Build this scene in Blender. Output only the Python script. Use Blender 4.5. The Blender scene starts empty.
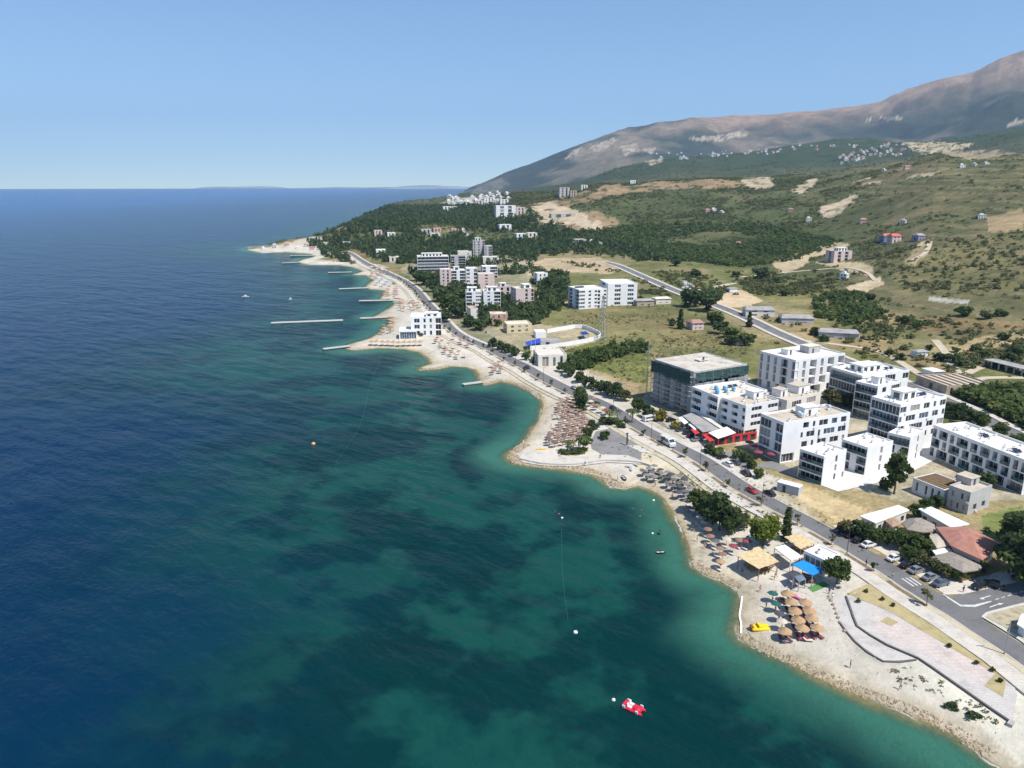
import bpy, bmesh, math, random
import numpy as np
from mathutils import Vector, Matrix
random.seed(7); RNG = np.random.default_rng(7)
C = bpy.context.scene.collection
SC = bpy.context.scene
# ------------------------------------------------------------------ camera, sky, sun, exposure
CAMH = 90.0; FPX = 731.0; PITCH = math.radians(15.3)
cam = bpy.data.objects.new('camera', bpy.data.cameras.new('camera')); C.objects.link(cam)
cam.location = (0, 0, CAMH); cam.rotation_euler = (math.pi/2-PITCH, 0, 0)
cam.data.sensor_width = 36; cam.data.lens = 36*FPX/1024
cam.data.clip_start = 1; cam.data.clip_end = 80000
SC.camera = cam
SUN_EL = math.radians(58); SUN_AZ = math.radians(131)
sunvec = Vector((math.sin(SUN_AZ)*math.cos(SUN_EL), math.cos(SUN_AZ)*math.cos(SUN_EL), math.sin(SUN_EL)))
W = bpy.data.worlds.new('World'); SC.world = W; W.use_nodes = True
wn = W.node_tree; bg = wn.nodes['Background']
sky = wn.nodes.new('ShaderNodeTexSky'); sky.sky_type = 'NISHITA'; sky.sun_disc = False
sky.sun_elevation = SUN_EL; sky.sun_rotation = SUN_AZ; sky.altitude = 50
sky.air_density = 1.0; sky.dust_density = 0.0; sky.ozone_density = 4.0
tc = wn.nodes.new('ShaderNodeTexCoord'); vm = wn.nodes.new('ShaderNodeVectorMath'); vm.operation = 'ADD'
vm.inputs[1].default_value = (0, 0, 0.04)                      # a clear midsummer sky: little whitening at the horizon
wn.links.new(tc.outputs['Generated'], vm.inputs[0]); wn.links.new(vm.outputs[0], sky.inputs['Vector'])
hs = wn.nodes.new('ShaderNodeHueSaturation'); hs.inputs['Saturation'].default_value = 1.02; wn.links.new(sky.outputs[0], hs.inputs['Color']); wn.links.new(hs.outputs[0], bg.inputs[0]); bg.inputs[1].default_value = 0.105
sl = bpy.data.lights.new('sun', 'SUN'); sl.energy = 4.3; sl.angle = math.radians(0.5); sl.color = (1, 0.955, 0.88)
so = bpy.data.objects.new('sun', sl); C.objects.link(so); so.rotation_euler = sunvec.to_track_quat('Z', 'Y').to_euler()
so.location = (200, -200, 600)
SC.view_settings.view_transform = 'Standard'; SC.view_settings.look = 'None'
SC.view_settings.exposure = 0.58; SC.view_settings.gamma = 1
SC.cycles.use_denoising = True
SC.cycles.max_bounces = 6; SC.cycles.transparent_max_bounces = 12
SC.cycles.volume_bounces = 0

# ------------------------------------------------------------------ helpers
def link(o, parent=None):
    C.objects.link(o)
    if parent is not None: o.parent = parent
    return o
def mk(name, V, F, mats, parent=None, smooth=False, mi=None):
    me = bpy.data.meshes.new(name); me.from_pydata([tuple(v) for v in V], [], F)
    for m in (mats if isinstance(mats, (list, tuple)) else [mats]): me.materials.append(m)
    if mi is not None: me.polygons.foreach_set('material_index', mi)
    if smooth: me.polygons.foreach_set('use_smooth', [True]*len(F))
    me.update()
    return link(bpy.data.objects.new(name, me), parent)
def mk_np(name, V, Q, mat, attrs=None, smooth=False, parent=None):   # numpy quads (or tris)
    me = bpy.data.meshes.new(name); n = Q.shape[1]
    me.vertices.add(len(V)); me.vertices.foreach_set('co', np.ascontiguousarray(V, np.float32).ravel())
    me.loops.add(Q.size); me.loops.foreach_set('vertex_index', np.ascontiguousarray(Q, np.int32).ravel())
    me.polygons.add(len(Q)); me.polygons.foreach_set('loop_start', np.arange(0, Q.size, n, dtype=np.int32))
    if smooth: me.polygons.foreach_set('use_smooth', np.ones(len(Q), bool))
    for k, a in (attrs or {}).items():
        if a.ndim == 2:
            at = me.attributes.new(k, 'FLOAT_COLOR', 'POINT'); c = np.ones((len(V), 4), np.float32); c[:, :3] = a
            at.data.foreach_set('color', c.ravel())
        else:
            at = me.attributes.new(k, 'FLOAT', 'POINT'); at.data.foreach_set('value', np.ascontiguousarray(a, np.float32))
    me.materials.append(mat); me.update(calc_edges=True); me.validate()
    return link(bpy.data.objects.new(name, me), parent)
def tag(o, label=None, cat=None, group=None, kind=None):
    for k, v in (('label', label), ('category', cat), ('group', group), ('kind', kind)):
        if v: o[k] = v
    return o
def thing(name, label, cat, loc=(0, 0, 0), rz=0.0, group=None, parent=None):
    o = bpy.data.objects.new(name, None); link(o, parent); o.location = loc; o.rotation_euler = (0, 0, rz)
    o.empty_display_size = 0.5
    return tag(o, label, cat, group)
def copy_tree(o, parent=None):
    c = o.copy(); link(c)
    if parent is not None: c.parent = parent
    for ch in list(o.children): copy_tree(ch, c)
    return c
_T = ['','','twenty','thirty','forty','fifty','sixty','seventy','eighty','ninety']
_O = ['zeroth','first','second','third','fourth','fifth','sixth','seventh','eighth','ninth','tenth','eleventh','twelfth','thirteenth','fourteenth','fifteenth','sixteenth','seventeenth','eighteenth','nineteenth']
def ordw(n):                                    # 1 -> first
    if n < 20: return _O[n]
    return _T[n//10][:-1]+'ieth' if n % 10 == 0 else _T[n//10]+' '+_O[n % 10]
class MB:
    def __init__(s): s.v = []; s.f = []; s.m = []
    def poly(s, pts, m=0):
        n = len(s.v); s.v += [tuple(p) for p in pts]; s.f.append(tuple(range(n, n+len(pts)))); s.m.append(m); return s
    def box(s, x0, x1, y0, y1, z0, z1, m=0):
        n = len(s.v)
        s.v += [(x0,y0,z0),(x1,y0,z0),(x1,y1,z0),(x0,y1,z0),(x0,y0,z1),(x1,y0,z1),(x1,y1,z1),(x0,y1,z1)]
        for f in ((0,3,2,1),(4,5,6,7),(0,1,5,4),(1,2,6,5),(2,3,7,6),(3,0,4,7)): s.f.append(tuple(n+i for i in f)); s.m.append(m)
        return s
    def bar(s, p, q, w, h=None, m=0):              # square bar from p to q
        p = Vector(p); q = Vector(q); d = (q-p).normalized(); h = h or w
        a = d.cross(Vector((0,0,1)));  a = Vector((1,0,0)) if a.length < 1e-4 else a.normalized()
        b = a.cross(d).normalized(); n = len(s.v)
        for e in (p, q):
            for i, j in ((-1,-1),(1,-1),(1,1),(-1,1)): s.v.append(tuple(e+a*i*w/2+b*j*h/2))
        for f in ((0,1,2,3),(7,6,5,4),(0,4,5,1),(1,5,6,2),(2,6,7,3),(3,7,4,0)): s.f.append(tuple(n+i for i in f)); s.m.append(m)
        return s
    def lathe(s, prof, seg=8, c=(0,0,0), m=0, wob=0.0, sx=1.0, sy=1.0, caps=True):   # prof: (r, z)
        n = len(s.v)
        for r, z in prof:
            for k in range(seg):
                a = 2*math.pi*k/seg; rr = r*(1+wob*math.sin(3.1*k+z*2))
                s.v.append((c[0]+rr*math.cos(a)*sx, c[1]+rr*math.sin(a)*sy, c[2]+z))
        for i in range(len(prof)-1):
            for k in range(seg):
                k2 = (k+1) % seg; s.f.append((n+i*seg+k, n+i*seg+k2, n+(i+1)*seg+k2, n+(i+1)*seg+k)); s.m.append(m)
        if caps:
            s.f.append(tuple(n+k for k in range(seg))[::-1]); s.m.append(m)
            s.f.append(tuple(n+(len(prof)-1)*seg+k for k in range(seg))); s.m.append(m)
        return s
    def prism(s, pts, z0, z1, m=0):               # counter-clockwise outline
        n = len(s.v); k = len(pts)
        s.v += [(x,y,z0) for x,y in pts]+[(x,y,z1) for x,y in pts]
        s.f.append(tuple(range(n, n+k))[::-1]); s.f.append(tuple(range(n+k, n+2*k))); s.m += [m, m]
        for i in range(k): j = (i+1) % k; s.f.append((n+i, n+j, n+k+j, n+k+i)); s.m.append(m)
        return s
    def build(s, name, mats, parent=None, smooth=False): return mk(name, s.v, s.f, mats, parent, smooth, s.m if isinstance(mats,(list,tuple)) else None)

# ------------------------------------------------------------------ materials
def rgb(r, g, b): return (r, g, b, 1)
class NT:
    def __init__(s, name):
        s.mat = bpy.data.materials.new(name); s.mat.use_nodes = True; s.t = s.mat.node_tree
        s.b = s.t.nodes['Principled BSDF']; s.out = s.t.nodes['Material Output']
    def n(s, typ, **kw):
        o = s.t.nodes.new('ShaderNode'+typ)
        for k, v in kw.items(): setattr(o, k, v)
        return o
    def l(s, a, b): s.t.links.new(a, b)
    def coord(s, kind='obj'):
        if kind == 'world': return s.n('NewGeometry').outputs['Position']
        return s.n('TexCoord').outputs['Object']
    def noise(s, co, scale, det=4, rough=0.55):
        o = s.n('TexNoise'); o.inputs['Scale'].default_value = scale; o.inputs['Detail'].default_value = det
        o.inputs['Roughness'].default_value = rough; s.l(co, o.inputs['Vector']); return o.outputs['Fac']
    def ramp(s, fac, stops):
        o = s.n('ValToRGB'); e = o.color_ramp.elements
        while len(e) < len(stops): e.new(0.5)
        for i, (p, c) in enumerate(stops): e[i].position = p; e[i].color = c if len(c) == 4 else (*c, 1)
        s.l(fac, o.inputs[0]); return o.outputs[0]
    def mix(s, fac, a, b, mode='MIX'):
        o = s.n('Mix', data_type='RGBA', blend_type=mode)
        for v, i in ((fac, 0), (a, 6), (b, 7)):
            if isinstance(v, (int, float)): o.inputs[i].default_value = v
            elif isinstance(v, tuple): o.inputs[i].default_value = v if len(v) == 4 else (*v, 1)
            else: s.l(v, o.inputs[i])
        return o.outputs[2]
    def math(s, op, a, b=0.0, c=None, clamp=False):
        o = s.n('Math', operation=op); o.use_clamp = clamp
        for i, v in enumerate((a, b) if c is None else (a, b, c)):
            if isinstance(v, (int, float)): o.inputs[i].default_value = v
            else: s.l(v, o.inputs[i])
        return o.outputs[0]
    def smooth(s, v, a, b):
        o = s.n('MapRange', interpolation_type='SMOOTHSTEP'); s.l(v, o.inputs[0])
        o.inputs[1].default_value = a; o.inputs[2].default_value = b; return o.outputs[0]
    def bump(s, h, strength=0.4, dist=0.1):
        o = s.n('Bump'); o.inputs['Strength'].default_value = strength; o.inputs['Distance'].default_value = dist
        s.l(h, o.inputs['Height']); s.l(o.outputs[0], s.b.inputs['Normal'])
    def color(s, c): s.l(c, s.b.inputs['Base Color'])
_mats = {}
def M(name, c, rough=0.75, var=0.18, scale=0.8, metal=0.0, bump=0.0, spec=0.3, c2=None, world=True):
    """plain surface: base colour broken up by dirt noise at two scales"""
    if name in _mats: return _mats[name]
    t = NT(name); co = t.coord('world' if world else 'obj')
    n1 = t.noise(co, scale, 5, 0.6); n2 = t.noise(co, scale*7.3, 3, 0.6)
    dark = tuple(max(0, x*(1-var*1.6)) for x in c); lite = tuple(min(0.9, x*(1+var*0.6)) for x in c)
    col = t.ramp(n1, [(0.3, dark if c2 is None else c2), (0.5, c), (0.72, lite)])
    col = t.mix(0.35*min(1, var*4), col, t.ramp(n2, [(0.35, (0.62, 0.62, 0.62)), (0.6, (1, 1, 1))]), 'MULTIPLY')
    t.color(col); t.b.inputs['Roughness'].default_value = rough; t.b.inputs['Metallic'].default_value = metal
    t.b.inputs['Specular IOR Level'].default_value = spec
    if bump: t.bump(n2, 0.5, bump)
    _mats[name] = t.mat; return t.mat

# ------------------------------------------------------------------ photo survey -> world positions
CP, SP = math.cos(PITCH), math.sin(PITCH)
def ray(px, py):
    u = (px-512)/FPX; v = (384-py)/FPX
    return u, CP+v*SP, -SP+v*CP
def at(px, py, z=0.0):                          # survey point on a level plane
    dx, dy, dz = ray(px, py); t = (z-CAMH)/dz
    return Vector((dx*t, dy*t, z))
def proj(X, Y, Z):
    f = Y*CP-(Z-CAMH)*SP; v = (Y*SP+(Z-CAMH)*CP)/f
    return 512+FPX*X/f, 384-FPX*v
def sm(x, a, b): t = np.clip((x-a)/(b-a), 0, 1); return t*t*(3-2*t)
# ------------------------------------------------------------------ terrain
COAST = [(1200,850),(1060,790),(1003,770),(985,757),(958,737),(925,720),(890,706),(850,691),(815,676),(785,661),(765,653),(748,644),
 (737,634),(741,620),(740,600),(736,589),(722,580),(705,574),(694,568),(692,560),(690,548),(686,537),(680,524),(673,510),(664,498),
 (652,490),(638,485),(624,488),(612,487),(604,478),(592,474),(575,471),(555,468),(535,466),(515,463),(508,457),(512,451),(523,444),
 (533,430),(541,416),(544,405),(541,399),(530,391),(516,384),(500,381),(487,385),(480,384),(480,379),(478,370),(466,367),(450,366),
 (436,369),(420,370),(421,367),(432,364),(431,359),(420,352),(405,349),(380,348),(352,350),(344,348),(352,344),(372,338),(384,329),
 (392,322),(391,319),(378,319),(374,317),(389,309),(396,303),(392,300),(380,299),(384,295),(386,290),(370,289),(366,287),(374,280),
 (366,275),(352,275),(364,271),(352,267),(338,265),(310,265),(297,262),(305,259),(314,257),(312,254),(302,253),(286,252),(262,253),
 (248,250),(249,247),(270,245.5),(290,243),(310,241),(318,238),(330,231),(350,224),(366,218),(372,213),(378,208.5),(405,207),(430,205.5),
 (446,203.5),(440,200.5),(447,198),(470,192),(490,189.2)]
CW = np.array([at(x, y, 0)[:2] for x, y in COAST])
CW = np.vstack([[400, -300], [120, -60], CW, [2500, 30000], [30000, 30000], [30000, -300]])
def coast_d(X, Y):                               # signed distance to the waterline, land positive
    P = np.stack([X.ravel(), Y.ravel()], 1); A = CW; B = np.roll(CW, -1, 0)
    best = np.full(len(P), 1e12); ins = np.zeros(len(P), bool)
    for a, b in zip(A, B):
        ab = b-a; t = np.clip(((P-a)@ab)/(ab@ab), 0, 1); q = a+t[:, None]*ab
        best = np.minimum(best, ((P-q)**2).sum(1))
        c = ((a[1] > P[:, 1]) != (b[1] > P[:, 1]))
        if c.any():
            xi = a[0]+(P[:, 1]-a[1])*(b[0]-a[0])/(b[1]-a[1]+1e-12); ins ^= c & (P[:, 0] < xi)
    d = np.sqrt(best); d[~ins] *= -1
    return d.reshape(X.shape)
def vnoise(X, Y, sc, seed=0):                    # smooth value noise
    x = X/sc+seed*17.3; y = Y/sc+seed*9.7; xi = np.floor(x).astype(np.int64); yi = np.floor(y).astype(np.int64)
    fx = x-xi; fy = y-yi; fx = fx*fx*(3-2*fx); fy = fy*fy*(3-2*fy)
    def h(i, j):
        n = (i*374761393+j*668265263+seed*1442695) & 0x7fffffff; n = ((n ^ (n >> 13))*1274126177) & 0x7fffffff
        return ((n ^ (n >> 16)) & 0xffff)/65535.0
    return (h(xi,yi)*(1-fx)+h(xi+1,yi)*fx)*(1-fy)+(h(xi,yi+1)*(1-fx)+h(xi+1,yi+1)*fx)*fy
def fbm(X, Y, sc, oct=4, seed=0, g=0.5):
    r = 0; a = 1; tot = 0
    for o in range(oct): r = r+a*vnoise(X, Y, sc/2**o, seed+o*3); tot += a; a *= g
    return r/tot
def ridge_line(pts):                             # (px, py, distance) -> s, distance, height
    o = []
    for px, py, Yd in pts:
        dx, dy, dz = ray(px, py); o.append((dx/dy, Yd, CAMH+Yd*dz/dy))
    return np.array(o)
R1 = ridge_line([(400,205,2500),(450,202,2300),(490,200,1900),(522,197,1600),(564,190,1550),(593,184.5,1500),(631,183,1500),(672,180,1500),(716,178,1500),
 (744,178,1500),(785,176,1480),(826,172,1450),(881,164,1400),(922,156,1320),(941,152,1300),(976,156,1250),(1024,154,1200),(1120,150,1150)])
R2 = ridge_line([(420,199,4600),(480,194,4200),(530,188,3600),(560,184,3400),(585,179,3300),(615,168,3200),(648,161,3200),(672,156,3200),(716,154,3200),(744,152,3200),(812,142,3200),
 (834,138,3200),(867,138,3100),(897,142,3000),(935,141,2900),(990,133,2700),(1024,126,2600),(1120,118,2600)])
R3 = ridge_line([(430,203,8000),(441,199,7600),(460,191,7200),(481,183,7000),(506,172,6800),(530,164,6700),(555,154,6600),(588,142,6600),(615,133,6600),(642,127,6600),(659,122.5,6600),(672,122,6600),
 (702,117,6600),(744,115,6600),(799,111,6500),(853,105,6400),(881,101,6300),(908,89,6200),(941,79,6000),(974,71,5900),(1001,57,5800),(1024,50,5700),(1120,30,5600)])
FOOT = ridge_line([(400,240,1100),(450,235,1200),(520,262,870),(560,262,870),(620,264,860),(700,272,790),(760,280,700),(820,300,600),(900,340,440),(960,370,370),(1024,395,320),(1120,430,270)])
FOOT[:, 2] = np.interp(FOOT[:, 0], [-0.2, 0, 0.2, 0.5, 0.8], [14, 9, 9, 8, 8])
def base_height(S, Y, d):
    plain = 3.2+np.clip(d-50, 0, 500)*0.0105
    I = lambda R, k: np.interp(S, R[:, 0], R[:, k])
    yf, zf, y1, z1, y2, z2, y3, z3 = I(FOOT,1), I(FOOT,2), I(R1,1), I(R1,2), I(R2,1), I(R2,2), I(R3,1), I(R3,2)
    yv1 = y1*0.62+y2*0.38; zv1 = np.minimum(z1, z2)*0.72; yv2 = y2*0.7+y3*0.3; zv2 = np.minimum(z2, z3)*0.85
    def seg(ya, za, yb, zb, p): t = np.clip((Y-ya)/(yb-ya), 0, 1); t = t**p; return za+(zb-za)*(0.5*t+0.5*t*t*(3-2*t))
    z = np.where(Y < yf, zf, 0.0)
    z = np.where((Y >= yf) & (Y < y1), seg(yf, zf, y1, z1, 1.15), z)
    z = np.where((Y >= y1) & (Y < yv1), seg(y1, z1, yv1, zv1, 1.0), z)
    z = np.where((Y >= yv1) & (Y < y2), seg(yv1, zv1, y2, z2, 1.0), z)
    z = np.where((Y >= y2) & (Y < yv2), seg(y2, z2, yv2, zv2, 1.0), z)
    z = np.where((Y >= yv2) & (Y < y3), seg(yv2, zv2, y3, z3, 0.9), z)
    z = np.where(Y >= y3, z3-(Y-y3)*0.12, z)
    w = sm(Y, yf*0.72, yf*1.03)                  # the plain joins the foot of the hill
    z = plain*(1-w)+np.maximum(z, plain)*w
    X = S*Y; hgt = np.clip(Y-yf, 0, None)
    near1 = np.exp(-((Y-y1)/(0.05*y1+1))**2)+np.exp(-((Y-y2)/(0.05*y2))**2)+np.exp(-((Y-y3)/(0.045*y3))**2)
    g = 1-0.85*np.clip(near1, 0, 1)
    a1 = np.clip(hgt/500, 0, 1)
    rg = 1-np.abs(2*fbm(X, Y, 420, 4, 5)-1); rg2 = 1-np.abs(2*fbm(X, Y, 1500, 5, 11)-1)
    z = z+g*(a1*16*(rg-0.72)+sm(Y, 1800, 4500)*z*0.50*(rg2-0.86)+sm(Y, 2400, 4800)*z*(.17*(1-np.abs(2*fbm(X, Y*.6, 520, 4, 19)-1)-.9)+.11*(1-np.abs(2*fbm(X+Y*.25, Y*.38, 330, 4, 23)-1)-.92))+a1*5*(fbm(X, Y, 90, 3, 2)-0.5))
    z = z+(1-g)*a1*6*(fbm(X, Y, 150, 4, 8)-0.5)
    hl = sm(d, 25, 130)*sm(S, -0.262, -0.225)*sm(Y, 900, 1150)*(1-sm(Y, 2300, 2700))*(1-sm(S, -0.05, 0.08))   # the wooded headland bluff
    z = z+hl*(9+14*fbm(X, Y, 260, 3, 4))
    bk = [-900,-200,-60,-15,-4,0,4,10,25,60]; bz = [-12,-11,-7,-2.0,-.55,0,.45,1.2,2.6,3.2]
    beach = np.interp(d, bk, bz); k = sm(d, 18, 60)
    return np.where(d < 60, beach*(1-k)+z*k, z)
NS, NR = 760, 640
S_ = np.concatenate([np.linspace(-0.46, -0.30, 60)[:-1], np.linspace(-0.30, 0.84, NS-100), np.linspace(0.84, 1.5, 41)[1:]]); NS = len(S_)
LY = np.linspace(math.log(45), math.log(9500), NR); Y_ = np.exp(LY)
SS, YY = np.meshgrid(S_, Y_); XX = SS*YY
DD = coast_d(XX, YY); ZZ = base_height(SS, YY, DD)
def samp(G, X, Y):                               # bilinear sample of a terrain grid
    s = np.clip(np.interp(X/Y, S_, np.arange(NS)), 0, NS-1.001); r = np.clip((np.log(np.maximum(Y, 45.1))-LY[0])/(LY[1]-LY[0]), 0, NR-1.001)
    i = s.astype(int); j = r.astype(int); fs = s-i; fr = r-j
    return (G[j,i]*(1-fs)+G[j,i+1]*fs)*(1-fr)+(G[j+1,i]*(1-fs)+G[j+1,i+1]*fs)*fr
def zt(x, y): return float(samp(ZZ, np.array([x]), np.array([y]))[0])
TS = np.geomspace(50, 11000, 2600)
def G(px, py, dz_=0.0):                          # survey point on the ground
    dx, dy, dz = ray(px, py); z = samp(ZZ, dx*TS, dy*TS)+dz_; h = CAMH+dz*TS-z
    k = np.argmax(h < 0)
    if h[k] >= 0: k = len(TS)-1
    k = max(k, 1); f = h[k-1]/(h[k-1]-h[k]+1e-9); t = TS[k-1]+f*(TS[k]-TS[k-1])
    return Vector((dx*t, dy*t, zt(dx*t, dy*t)))
def drop(x, y, dz=0.0): return Vector((x, y, zt(x, y)+dz))
PX, PY = proj(XX, YY, ZZ)
def in_poly(pts, X=None, Y=None):
    X = PX if X is None else X; Y = PY if Y is None else Y; r = np.zeros(X.shape, bool)
    for (x0, y0), (x1, y1) in zip(pts, pts[1:]+pts[:1]):
        if y0 == y1: continue
        c = ((y0 > Y) != (y1 > Y)); r ^= c & (X < x0+(Y-y0)*(x1-x0)/(y1-y0))
    return r
def cmix(a, b, w): return a*(1-w[..., None])+np.asarray(b)*w[..., None]
# --- land cover (albedo of soil, grass, scrub, rock), surveyed from the photograph
n1 = fbm(XX, YY, 38, 4, 21); n2 = fbm(XX, YY, 140, 4, 31); n3 = fbm(XX, YY, 11, 3, 41); n4 = fbm(XX, YY, 420, 4, 51); n5 = fbm(XX, YY, 1300, 4, 55)
DRY = (.285,.235,.135); GRS = (.145,.155,.06); SCR = (.062,.085,.035); SOIL = (.30,.20,.125); SAND = (.50,.46,.40); TAN = (.56,.43,.29); CONC = (.50,.475,.43)
I3 = lambda R, k: np.interp(SS, R[:, 0], R[:, k])
yf, y1, y2, y3 = I3(FOOT,1), I3(R1,1), I3(R2,1), I3(R3,1)
col = np.zeros(XX.shape+(3,)); col[:] = DRY
col = cmix(col, GRS, sm(n2*0.6+n1*0.4, 0.38, 0.56)); col = cmix(col, SOIL, sm(n4*0.5+n1*0.5, 0.56, 0.68)*0.6)
veg = sm(n2*0.5+n1*0.5, 0.50, 0.66)*0.5          # shrub density
hill = sm(YY, yf*0.95, yf*1.15)
gr = np.clip(sm(PX, 900, 780)*0.75+0.25, 0, 1)
hv = hill*np.clip(sm(n1*0.5+n2*0.5+gr*0.16, 0.46, 0.64), 0, 1)
col = cmix(col, (.085,.094,.043), hill*0.85); col = cmix(col, (.150,.132,.070), hill*(1-gr)*.95*sm(n2*.5+n1*.5, .36, .56)); col = cmix(col, (.20,.155,.095), hill*sm(n2, .50, .68)*(1-gr*0.6)*.8); col = cmix(col, SCR, hv*0.7)
veg = np.where(hill > 0.01, veg*(1-hill)+hill*(0.06+0.94*hv**1.5)*(0.35+0.65*gr), veg)
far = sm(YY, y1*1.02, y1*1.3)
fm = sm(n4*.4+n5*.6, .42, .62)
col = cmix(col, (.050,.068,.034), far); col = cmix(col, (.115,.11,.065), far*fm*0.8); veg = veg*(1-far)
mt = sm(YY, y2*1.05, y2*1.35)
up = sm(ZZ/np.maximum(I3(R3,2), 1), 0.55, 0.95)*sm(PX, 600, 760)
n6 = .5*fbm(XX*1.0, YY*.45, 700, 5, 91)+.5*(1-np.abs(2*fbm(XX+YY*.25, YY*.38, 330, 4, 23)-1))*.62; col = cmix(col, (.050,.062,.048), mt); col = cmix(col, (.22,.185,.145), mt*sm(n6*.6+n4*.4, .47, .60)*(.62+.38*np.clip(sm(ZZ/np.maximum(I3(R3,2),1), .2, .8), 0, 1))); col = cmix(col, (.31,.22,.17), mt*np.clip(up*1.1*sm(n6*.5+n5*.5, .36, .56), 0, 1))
tz = (ZZ+6*n1)/7.5; ter = hill*(1-gr)*(np.abs(tz-np.round(tz)) < .13)*sm(n4, .42, .55); col = cmix(col, (.27,.215,.135), ter*.55*(YY < y1)); veg = veg*(1-.7*ter)
veg = veg*(.22+1.5*sm(fbm(XX, YY, 75, 4, 97), .44, .60))
def patch(pts, c, w=1.0, v=None, edge=0.0, y0=0, y1_=1e9, rough=0.0):
    global col, veg
    if rough: r = in_poly(pts, PX+(n3-.5)*rough+(n1-.5)*rough, PY+(n1-.5)*rough*.6)
    else: r = in_poly(pts)
    r = r & (YY > y0) & (YY < y1_) & (DD > 0)
    k = r.astype(float)*w
    if rough > 12 or (rough and y0 > 900): k = k*sm(n3*.45+n1*.55, .34, .47)
    col = cmix(col, np.array(c)[None, None]*(0.85+0.3*n3[..., None]) if False else c, k)
    if v is not None: veg = np.where(r, v, veg)
# plain: fields and bare ground
patch([(505,312),(560,305),(640,300),(700,312),(745,330),(755,352),(700,362),(645,350),(600,372),(570,350),(520,335)], (.16,.165,.07), .75, .03)
patch([(560,312),(640,305),(700,318),(735,340),(690,352),(640,338),(590,330)], (.215,.165,.09), .5, .02, rough=14)
patch([(545,345),(590,338),(650,352),(645,385),(600,380),(560,362)], (.145,.165,.05), .8, .05, rough=8)
patch([(572,362),(600,372),(640,384),(636,395),(606,390),(580,375)], (.42,.32,.20), .8, .0, rough=5)
patch([(700,300),(742,290),(762,300),(746,308),(715,306)], TAN, .9, 0, rough=5)
patch([(520,268),(545,258),(600,258),(625,265),(610,274),(560,272),(530,276)], (.46,.36,.25), .9, 0, rough=4)
patch([(498,256),(505,250),(522,254),(535,258),(530,266),(505,262)], (.5,.43,.33), .8, 0, rough=3)
patch([(530,292),(560,288),(572,297),(575,304),(545,302)], TAN, .7, 0, rough=3)
patch([(690,292),(700,286),(690,300)], TAN, .6, 0)
for pl in ([(770,262),(795,250),(835,242),(852,243),(845,252),(812,258),(800,268),(782,274)], [(846,288),(880,276),(884,284),(856,296)], [(815,262),(860,262),(876,268),(872,276),(846,272)],
           [(905,262),(922,240),(932,238),(926,256),(912,270)]): patch(pl, (.52,.42,.29), .85, 0, rough=5)
patch([(905,352),(960,340),(1024,330),(1024,345),(985,350),(955,372),(930,362)], (.42,.33,.20), .7, .05, rough=9)
patch([(770,320),(830,326),(900,345),(960,372),(950,380),(890,360),(820,340)], (.33,.235,.135), .6, .03, rough=9)
patch([(880,322),(940,315),(1024,322),(1024,330),(930,332)], (.26,.18,.10), .6, .1, rough=9)
patch([(930,296),(970,300),(968,304),(928,301)], (.42,.41,.38), .9, 0)
patch([(930,240),(1024,235),(1024,290),(960,300),(900,290),(890,262)], (.20,.175,.085), .55, .25, rough=16)
patch([(985,218),(1024,208),(1024,232),(990,232)], (.40,.30,.19), .7, 0, rough=6)
patch([(955,405),(1000,395),(1024,400),(1024,432),(985,420)], (.085,.11,.04), .8, .9, rough=6)
# hill cuts, quarry scars and bare terraces
for pl in ([(530,206),(575,196),(600,190),(612,194),(585,204),(560,212),(535,214)], [(600,186),(660,182),(720,180),(748,184),(735,188),(660,190),(612,196)], [(560,214),(600,212),(620,222),(600,232),(570,228),(556,222)]):
    patch(pl, (.36,.245,.165), .72, .05, rough=13, y1_=2400)
for pl in ([(524,210),(552,203),(575,210),(592,216),(588,226),(545,224)], [(578,222),(600,220),(604,230),(584,234)], [(742,176),(768,174),(775,184),(760,192),(744,188)], [(820,210),(835,200),(858,194),(850,206),(836,216),(824,220)],
           [(905,178),(925,168),(940,168),(930,178)], [(855,182),(880,178),(884,184),(862,186)], [(790,190),(812,180),(832,178),(800,194)]):
    patch(pl, (.50,.41,.31), .8, 0, rough=13, y1_=2400)
patch([(900,138),(915,138),(950,143),(978,144),(960,150),(930,156),(912,150)], (.50,.41,.30), .85, 0, rough=9, y0=1500, y1_=4200)
patch([(935,152),(1000,150),(1018,154),(970,160)], (.45,.36,.27), .6, 0, rough=4, y0=1000)
for pl in ([(567,158),(580,146),(586,147),(577,154),(568,160)], [(590,150),(606,140),(618,138),(612,147),(596,152)], [(620,147),(634,143),(640,150),(626,156)], [(640,149),(656,148),(652,154)], [(646,160),(662,156),(664,162),(650,165)],
           [(690,138),(712,136),(745,132),(748,136),(720,141),(696,141)], [(1000,128),(1024,118),(1024,124)], [(860,120),(900,116),(905,120)]):
    patch(pl, (.50,.42,.34), .7, 0, rough=8, y0=2500)
patch([(470,196),(480,186),(500,178),(512,184),(490,196)], (.26,.24,.20), .5, 0, rough=9, y0=3000)
patch([(436,203),(470,197),(492,202),(470,208)], (.50,.46,.40), .8, 0, rough=4)
patch([(376,212),(440,206),(520,206),(520,214),(440,213),(380,216)], (.40,.30,.20), .75, .1, rough=4)
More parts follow.
